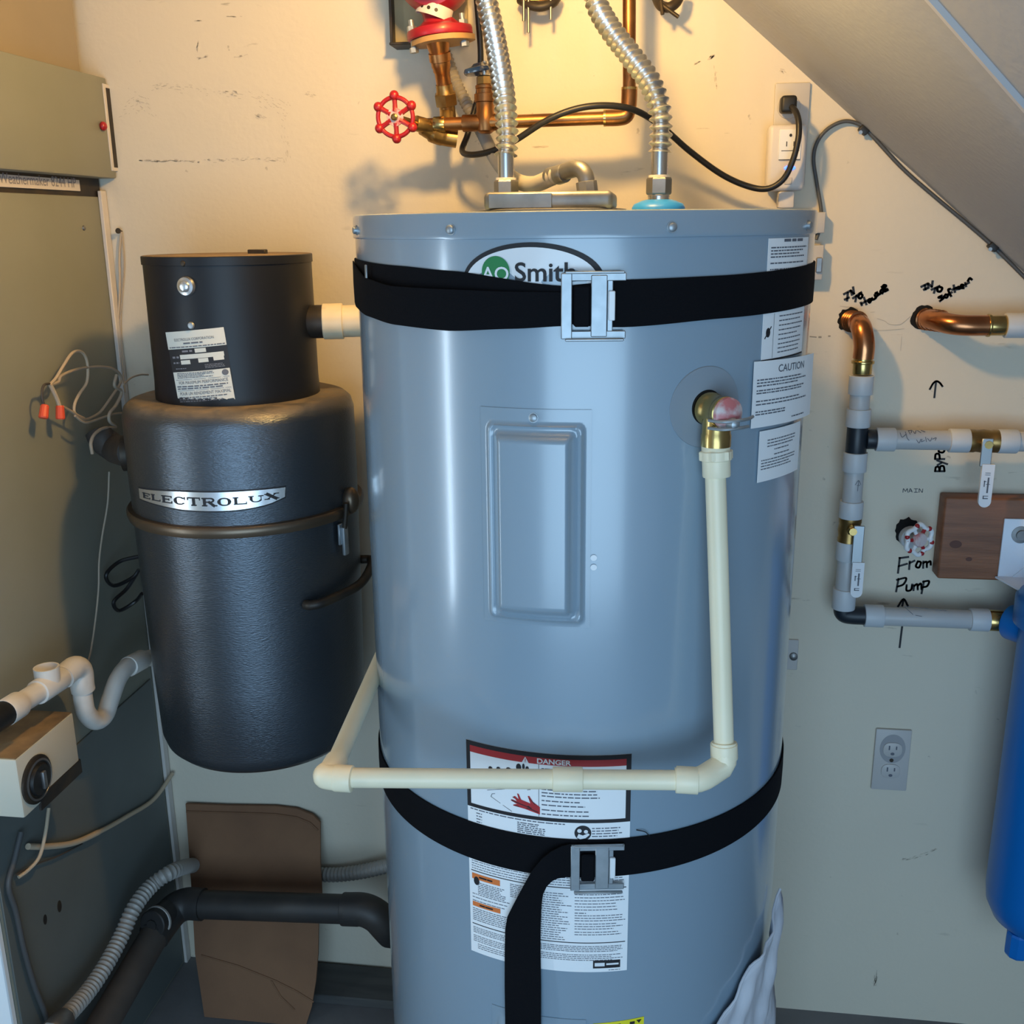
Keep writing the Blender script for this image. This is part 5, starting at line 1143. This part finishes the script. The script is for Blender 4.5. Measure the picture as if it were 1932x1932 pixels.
# ================================================================== FURNACE ON THE LEFT
FN = thing('furnace', (XF-0.3, 1.5, 0), 'beige metal furnace cabinet along the left edge', 'furnace')
YF = 1.222
zl = aX(100, 352, XF).z
obj('cabinet', MB().box((-1.55, YF, 0.0), (XF, YW-0.006, zl-0.012), 0.003, 2), 'furnace', FN)
obj('front_panel', MB().box((-1.55, YF-0.012, 0.0), (XF-0.0005, YF-0.0005, 1.5), 0.002, 1), 'furnace_front', FN, label='bright white front panel')
# lower, greyer service panel with its seam
zs2 = aX(150, 1300, XF).z
# upper control compartment standing proud
xb = -0.925
zu, zd = aY(205, 148, YW).z, aY(231, 337, YW).z
obj('control_compartment', MB().box((-1.55, 1.24, zd), (xb, YW-0.004, zu), 0.003, 2), 'furnace', FN, label='upper cover with slotted end')
s0, s1 = aX(196, 158, xb), aX(222, 330, xb)
y_s = (s0.y+s1.y)/2
fr_ = obj('slot_frame', MB().box((xb-0.001, y_s-0.013, zd+0.012), (xb+0.0016, y_s+0.013, zu-0.010), 0.0006, 1), 'off_white', FN)
obj('slot', MB().box((xb+0.0010, y_s-0.0055, zd+0.018), (xb+0.0022, y_s+0.0095, zu-0.016)), 'dark_metal', fr_)
rc_ = aX(195, 238, xb+0.004)
obj('slide_knob', MB().sphere(rc_, 0.0075, 14, (0.8, 1, 1)), 'red_wheel', FN, label='red slide knob')
# recessed strip with the model lettering
obj('label_rail', MB().box((-1.54, 1.26, zl-0.014), (XF-0.002, YW-0.006, zd+0.002), 0.001, 1), 'dark_metal', FN)
ra, rb = aX(0, 320, XF), aX(150, 366, XF)
def fmap(u, v, l): return Vector((XF+l, u, v))
def seam_z(y, px): return 0
l0 = aX(-30, 322, XF); l1 = aX(148, 343, XF); l2 = aX(148, 366, XF); l3 = aX(-30, 345, XF)
zt1, zb1 = (l0.z+l1.z)/2, (l2.z+l3.z)/2
ns = obj('model_strip', MB().box((XF-0.001, l0.y-0.1, zb1), (XF+0.002, l1.y, zt1), 0.0005, 1), 'off_white', FN, label='pale strip with model lettering')
def fm2(u, v, l): return Vector((XF+0.002+l, u, v))
q_ = Art(fm2, 0.0004); q_.text('Weathermaker 8244 HP', l1.y-0.012, (zt1+zb1)/2+0.003, 0.022, 'RIGHT', sx=0.95); obj('strip_lettering', q_, 'ink_faint', ns)
# plenum above
obj('plenum', MB().box((-1.55, 1.22, zu+0.0015), (aY(162, 125, YW).x, YW-0.02, 2.3), 0.002, 1), 'plenum', FN, label='tan duct plenum above the cabinet')
# corner flange next to the wall
obj('rear_flange', MB().box((XF, YW-0.020, 0.0), (XF+0.007, YW-0.003, zd-0.02), 0.001, 1), 'off_white', FN)
for (x, y) in ((158, 430), (98, 1740), (110, 1690), (195, 1745), (150, 1770)):
    c_ = aX(x, y, XF); obj('cabinet_screw', MB().lathe(c_, (1, 0, 0), [(0.0045, 0), (0.004, 0.0018), (0.002, 0.0026)], 12), 'galv', FN)
# panel seams: lower panel stands 2 mm proud
obj('lower_panel', MB().box((XF-0.001, YF+0.004, 0.01), (XF+0.003, YW-0.03, 0.66), 0.001, 1), 'furnace_lower', FN, label='dull grey-green lower panel')
for (x, y, r_) in ((112, 1710, 0.006), (85, 1735, 0.005)):
    c_ = aX(x, y, XF+0.003); q_ = Art(lambda u, v, l: Vector((XF+0.003+l, u, v)), 0.0003); q_.disc(c_.y, c_.z, r_, r_*1.8, 14); obj('knockout', q_, 'dark_metal', FN)

# control box with a dial
xo = -0.880
k0, k1 = aX(29, 1431, xo), aX(138, 1347, xo); k2_, k3_ = aX(48, 1553, xo), aX(145, 1443, xo)
CBX = thing('timer_box', (XF, k0.y, k2_.z), 'cream metal control box with a black dial on the side of the furnace', 'control box')
zt3, zb3 = (k0.z+k1.z)/2, (k2_.z+k3_.z)/2
obj('box_body', MB().box((XF+0.0035, k0.y, zb3), (xo, k1.y, zt3), 0.003, 2), 'box_cream', CBX)
obj('box_top', MB().box((XF+0.004, k0.y+0.002, zt3-0.0008), (xo-0.002, k1.y-0.002, zt3+0.0010)), 'rust_top', CBX, label='rust-stained top')
obj('dark_rail', MB().box((xo-0.004, k0.y+0.04, zb3-0.012), (xo+0.001, k1.y+0.003, zb3+0.012), 0.001, 1), 'dark_metal', CBX)
dc = aX(68, 1470, xo)
dl = obj('dial', MB().lathe((xo, dc.y, dc.z), (1, 0, 0), [(0.036, 0), (0.036, 0.003), (0.033, 0.005)], 36), 'dark_metal', CBX)
obj('dial_ring', MB().lathe((xo+0.004, dc.y, dc.z), (1, 0, 0), [(0.030, 0), (0.031, 0.0022), (0.028, 0.003), (0.027, 0.001)], 36, cap=False), 'galv', dl)
obj('dial_face', MB().lathe((xo+0.004, dc.y, dc.z), (1, 0, 0), [(0.024, 0), (0.022, 0.006), (0.006, 0.007)], 36), 'black_rubber', dl)
obj('pointer', MB().box((xo+0.010, dc.y-0.004, dc.z-0.014), (xo+0.016, dc.y+0.004, dc.z+0.014), 0.002, 2), 'galv', dl)

# condensate drain with trap
xq = -0.895
DR = thing('condensate_drain', aX(95, 1290, xq), 'white plastic drain line with an open tee and a looped trap beside the furnace', 'pipe')
g_ = aX(105, 1285, xq); g2 = aX(20, 1345, xq); g3 = aX(140, 1262, xq); zg = (g_.z+g2.z)/2
def QY(x, y): p = aX(x, y, xq); return Vector((xq, p.y, p.z))
A1, A2 = QY(18, 1340), QY(140, 1262)
d_ = (A2-A1).normalized()
obj('pipe', MB().cyl(A1, A2, 0.0155, 24), 'white_pvc', DR)
obj('coupling', MB().cyl(A1-d_*0.012, A1+d_*0.022, 0.0195, 24, 0.001), 'white_pvc', DR)
obj('rubber_coupling', MB().cyl(A1-d_*0.10, A1-d_*0.010, 0.0188, 24, 0.002), 'black_rubber', DR)
tcx = QY(92, 1293)
obj('tee', MB().cyl(tcx-d_*0.030, tcx+d_*0.030, 0.0188, 24, 0.001), 'white_pvc', DR)
th_ = QY(90, 1256); hz_ = max(th_.z-tcx.z, 0.03)
obj('open_hub', MB().lathe(tcx, (0, 0, 1), [(0.0175, 0), (0.0185, hz_*0.6), (0.0185, hz_), (0.0160, hz_), (0.0155, hz_*0.45), (0.002, hz_*0.44)], 28), 'white_pvc', DR, label='open white tee hub')
obj('trap_elbow', MB().tube(spline([QY(118, 1278), QY(140, 1260), QY(152, 1266), QY(155, 1292), QY(157, 1302)], 6), 0.0185, 20), 'white_pvc', DR)
obj('trap_loop', MB().tube(spline([QY(154, 1290), QY(157, 1320), QY(163, 1345), QY(180, 1360), QY(197, 1350), QY(208, 1320), QY(222, 1282), QY(240, 1258), QY(262, 1246), QY(290, 1240)], 6), 0.0150, 20), 'white_pvc', DR)
obj('trap_collar', MB().cyl(QY(242, 1258), QY(268, 1244), 0.0180, 20, 0.001), 'white_pvc', DR)

# ------------------------------------------------------------------ loose wires on the left
LW = thing('bell_wire', aX(110, 720, -0.935), 'tangled tan low-voltage wire with red wire nuts hanging beside the vacuum', 'wire')
def WX(x, y, X=-0.925): return aX(x, y, X)
k4 = 300/1610
def w4(pts, X=-0.925): return [WX(x*k4, 560+y*k4, X) for x, y in pts]
obj('wire', MB().tube(spline(w4([(500, 890), (560, 830), (640, 700), (720, 580), (790, 548), (850, 580), (885, 680), (880, 860), (800, 990), (755, 1090), (760, 1180), (850, 1230)]), 8), 0.0024, 8), 'wire_tan', LW)
obj('wire', MB().tube(spline(w4([(500, 895), (590, 860), (620, 800), (760, 740), (950, 710), (1120, 720), (1210, 780), (1220, 870), (1130, 1010), (1030, 1150), (960, 1205), (850, 1240), (740, 1170), (630, 1110)]), 8), 0.0024, 8), 'wire_white', LW)
obj('wire', MB().tube(spline(w4([(760, 1205), (830, 1260), (900, 1270), (1060, 1215), (1200, 1180), (1350, 1190)], -0.915), 8), 0.0020, 8), 'wire_white', LW)
obj('wire', MB().tube(spline(w4([(1180, 790), (1160, 900), (1230, 960), (1180, 1090), (1110, 1180), (1110, 1260), (1170, 1320), (1050, 1330), (960, 1390), (920, 1480), (935, 1590)], -0.91), 8), 0.0028, 8), 'wire_white', LW)
obj('wire', MB().tube(spline(w4([(1250, 885), (1330, 820), (1420, 790), (1500, 790)], -0.90), 6), 0.0016, 8), 'wire_white', LW)
obj('wire', MB().tube(spline(w4([(510, 890), (545, 960), (580, 1040), (600, 1100)]), 6), 0.0034, 8), 'wire_tan', LW)
obj('wire', MB().tube(spline(w4([(520, 880), (450, 890), (425, 960), (430, 1040), (450, 1100)]), 6), 0.0020, 8), 'dusty_pipe', LW)
for (x, y, x2, y2) in ((455, 1095, 438, 1230), (606, 1100, 612, 1240)):
    a_, b_ = w4([(x, y), (x2, y2)]); obj('wire_nut', MB().lathe(a_, b_-a_, [(0.0052, 0), (0.0062, 0.002), (0.0072, (b_-a_).length-0.002), (0.0062, (b_-a_).length)], 12), 'wire_nut', LW, smooth=20, label='red wire nut')
# string wire from a nail down the wall
NL = thing('wall_wire', aY(229, 437, YW), 'pair of thin pale wires hanging from a nail down the wall corner', 'wire')
nc = aY(229, 437, YW)
obj('nail', MB().lathe((nc.x, YW-0.0005, nc.z), (0.1, -1, 0.1), [(0.0022, 0), (0.0022, 0.012), (0.0048, 0.0125), (0.0048, 0.014)], 12), 'dark_metal', NL)
obj('wire', MB().tube(spline([aY(229, 437, YW-0.006), aY(225, 480, YW-0.006), aY(226, 540, YW-0.006), aY(223, 600, YW-0.007), aY(215, 650, YW-0.008), aY(206, 700, YW-0.02)], 6), 0.0019, 8), 'wire_tan', NL)
obj('wire', MB().tube(spline([aY(230, 440, YW-0.006), aY(234, 500, YW-0.006), aY(230, 560, YW-0.006), aY(227, 620, YW-0.007), aY(232, 700, YW-0.02), aY(236, 740, YW-0.05)], 6), 0.0014, 8), 'wire_white', NL)
# long thin wire to the drain
TW = obj('drop_wire', MB().tube(spline([aX(206, 890, -0.92), aX(203, 950, -0.925), aX(193, 1010, -0.93), aX(187, 1060, -0.93), aX(186, 1110, -0.93), aX(180, 1170, -0.93), aX(172, 1225, -0.93), aX(166, 1250, -0.925)], 6), 0.0016, 8), 'wire_white', label='single thin pale wire dropping to the drain line beside the vacuum', cat='wire')
# black cable coil left of the canister
BCL = obj('cable_coil', MB().tube(spline([aX(262, 1050, -0.90), aX(225, 1060, -0.93), aX(200, 1085, -0.94), aX(215, 1105, -0.94), aX(250, 1090, -0.92), aX(262, 1075, -0.91), aX(240, 1110, -0.93), aX(215, 1135, -0.94), aX(225, 1152, -0.94), aX(255, 1135, -0.92), aX(268, 1120, -0.90)], 6), 0.0035, 8), 'black_cable', label='small coil of black cable behind the left side of the canister', cat='cable')
# wires below the control box
CW = thing('control_wire', aX(60, 1590, -0.945), 'cream flat wire arcing across the lower furnace panel below the control box', 'wire')
obj('wire', MB().tube(spline([aX(53, 1597, -0.945), aX(90, 1597, -0.945), aX(140, 1590, -0.945), aX(190, 1568, -0.945), aX(240, 1540, -0.945), aX(290, 1508, -0.945), aX(325, 1460, -0.94)], 8), [0.0050]*24+[0.0042]*25, 10), 'wire_tan', CW)
obj('wire', MB().tube(spline([aX(92, 1525, -0.94), aX(86, 1570, -0.935), aX(75, 1615, -0.935), aX(55, 1640, -0.94), aX(35, 1655, -0.945)], 8), 0.0028, 8), 'wire_tan', CW)
obj('wire', MB().tube(spline([aX(30, 1650, -0.947), aX(70, 1630, -0.947), aX(110, 1615, -0.947), aX(155, 1592, -0.947)], 8), 0.0015, 8), 'dusty_pipe', CW)
DC = obj('dark_cord', MB().tube(spline([aX(40, 1570, -0.945), aX(28, 1620, -0.945), aX(16, 1670, -0.945), aX(30, 1720, -0.945), aX(45, 1790, -0.945), aX(65, 1860, -0.945), aX(90, 1925, -0.945), aX(110, 1990, -0.945)], 8), 0.0045, 10), 'grey_cable', label='dark cord hanging down the lower furnace panel', cat='cord')

# ------------------------------------------------------------------ floor level, left of the tank
FC = thing('flex_conduit', (-0.86, 1.6, 0.2), 'ribbed grey flexible conduit curving along the furnace and behind the cardboard', 'conduit')
fp = [aX(85, 1960, -0.915), aX(118, 1925, -0.915), aX(165, 1872, -0.915), aX(200, 1820, -0.912), aX(228, 1768, -0.910), aX(252, 1715, -0.905), aX(285, 1672, -0.895), aX(330, 1642, -0.87), aY(380, 1632, 1.735), aY(480, 1640, 1.74), aY(600, 1650, 1.735), aY(660, 1648, 1.73), aY(720, 1636, 1.725), aY(790, 1615, 1.72)]
q = MB(); corrugated(q, spline(fp, 14), 0.0135, 0.0013, 0.0085, 18, 5); obj('ribbed_tube', q, 'conduit_old', FC)
obj('end_fitting', MB().cyl(aX(122, 1920, -0.915), aX(95, 1950, -0.915), 0.019, 10, 0.002), 'galv', FC)

AB = thing('drain_stack_pipe', (-0.7, 1.60, 0.2), 'black plastic drain pipe crossing in front of the cardboard and dropping behind the tank', 'pipe')
AY_ = 1.60
g1, g2 = aY(372, 1706, AY_), aY(676, 1716, AY_)
ga = (g2-g1).normalized()
obj('pipe', MB().cyl(g1, g2, 0.0265, 28), 'abs', AB)
obj('hub', MB().cyl(g2-ga*0.03, g2+ga*0.004, 0.0300, 28, 0.002), 'abs', AB)
obj('elbow', MB().tube(spline([g2-ga*0.02, g2+ga*0.010, g2+ga*0.034+Vector((0, 0, -0.012)), g2+ga*0.050+Vector((0, 0.006, -0.038)), g2+ga*0.056+Vector((0, 0.020, -0.062))], 8), 0.0300, 26), 'abs', AB)
obj('wall_drop', MB().tube(spline([g2+ga*0.052+Vector((0, 0.010, -0.050)), g2+ga*0.058+Vector((0, 0.035, -0.078)), g2+ga*0.062+Vector((0, 0.075, -0.095)), g2+ga*0.064+Vector((0, 0.164, -0.100))], 8), 0.0262, 24), 'abs', AB)
obj('wye_elbow', MB().tube(spline([g1+ga*0.012, g1-ga*0.02, g1-ga*0.04+Vector((0, -0.012, -0.004)), g1-ga*0.05+Vector((0, -0.04, -0.012)), g1-ga*0.056+Vector((0, -0.07, -0.02))], 8), 0.0300, 24), 'abs', AB)
obj('runner', MB().cyl(g1-ga*0.056+Vector((0, -0.065, -0.02)), g1-ga*0.075+Vector((0, -0.42, -0.10)), 0.0270, 26), 'dusty_pipe', AB)
cl0 = aY(295, 1738, 1.53)
co = obj('cleanout', MB().lathe(aY(318, 1722, 1.575), aY(293, 1740, 1.535)-aY(318, 1722, 1.575), [(0.026, 0), (0.026, 0.05), (0.024, 0.052)], 26), 'abs', AB)
obj('cleanout_ring', MB().lathe(aY(299, 1736, 1.545), aY(293, 1740, 1.535)-aY(318, 1722, 1.575), [(0.0270, 0), (0.0285, 0.001), (0.0285, 0.005), (0.0262, 0.006)], 30, cap=False), 'conduit_old', co, label='pale ring')
obj('cleanout_plug', MB().lathe(aY(297, 1738, 1.54), aY(293, 1740, 1.535)-aY(318, 1722, 1.575), [(0.0235, 0), (0.0235, 0.012), (0.010, 0.013), (0.010, 0.019)], 8), 'abs', co, smooth=0)

# cardboard leaning on the wall
yt_, yb_ = YW-0.014, 1.60
def card(x, y):      # point on the leaning plane
    d_ = ray(x, y); zt4 = 0.375
    # plane through z=0 at yb_ and z=zt4 at yt_
    k = (yt_-yb_)/zt4; t = (yb_+k*CAM.z)/(d_.y-k*d_.z); return CAM+d_*t
outl = [(350, 1517), (430, 1520), (520, 1521), (560, 1526), (590, 1538), (604, 1552), (604, 1620), (607, 1690), (601, 1740), (600, 1800), (596, 1850), (588, 1900)]
pts = [card(*p) for p in outl]
bl_c = card(376, 1900); br_c = pts[-1]
def down(p): d2 = Vector((0, -(yt_-yb_)/0.375, -1)); return p+d2*(p.z-0.001)
pts += [down(br_c+Vector((-0.01, 0, 0))), down(bl_c+Vector((0.012, 0, 0))), card(368, 1800), card(362, 1690), card(356, 1600)]
CBD = thing('cardboard_sheet', (-0.78, 1.66, 0), 'brown cardboard sheet leaning against the wall under the vacuum', 'cardboard')
cm = obj('sheet', MB().prism(pts, (0, 0.005, 0)), 'cardboard', CBD, smooth=0)
fold = [card(352, 1531), card(430, 1533), card(520, 1536), card(560, 1542), card(585, 1552), card(600, 1566)]
obj('fold_crease', MB().tube([p+Vector((0, -0.001, 0)) for p in fold], 0.0022, 6), 'cardboard', cm)
for cr in ([(380, 1802), (450, 1822), (520, 1850), (560, 1870), (592, 1890)], [(512, 1850), (530, 1880), (556, 1905)]):
    obj('fold_crease', MB().tube([card(*p)+Vector((0, -0.0008, 0)) for p in cr], 0.0018, 6), 'cardboard', cm)
# plank on the floor along the wall and dark clutter
PLK = obj('floor_plank', MB().box((-0.72, YW-0.10, 0.0), (-0.33, YW-0.006, 0.020), 0.002, 1), mat('plank', (0.085, 0.085, 0.08), 0.85, c2=(0.06, 0.06, 0.06), nscale=6, stretch=(1, 8, 8)) and 'plank', label='dark weathered plank on the floor between cardboard and tank', cat='plank')

# crumpled clear bag at the lower right of the tank
BG = thing('plastic_bag', cp(math.radians(62), 0.45, R), 'crumpled white plastic document bag stuck to the lower right side of the tank', 'bag')
mb = MB(); nu, nv = 26, 22; vs = []; fs = []
rnd = random.Random(5)
ph = [rnd.uniform(0, 6.28) for _ in range(8)]
for j in range(nv+1):
    for i in range(nu+1):
        s, t = i/nu, j/nv
        a_ = math.radians(lerp(36, 76, s)); top_ = lerp(0.50, 0.615, s**1.1)+0.006*math.sin(9*s+ph[0]); z_ = lerp(0.33, top_, t)
        l_ = 0.003+0.006*s+0.004*(math.sin(14*(s-t*0.9)+ph[1])+0.6*math.sin(27*(s-t*0.7)+ph[2])+0.4*math.sin(40*s+9*t+ph[3]))*(0.4+0.6*s)+0.004
        vs.append(cp(a_, z_, R+max(l_, 0.0015)))
for j in range(nv):
    for i in range(nu):
        a_ = j*(nu+1)+i; fs.append((a_, a_+1, a_+nu+2, a_+nu+1))
bg_ = obj('film', mb.add(vs, fs), 'bag', BG, smooth=80)
sm = bg_.modifiers.new('thickness', 'SOLIDIFY'); sm.thickness = 0.0006
rim_pts = [Vector(v)+Vector((0, 0, 0.0)) for v in vs[-(nu+1):]]
obj('bag_edge', MB().tube(rim_pts, 0.0018, 8), 'bag', BG)
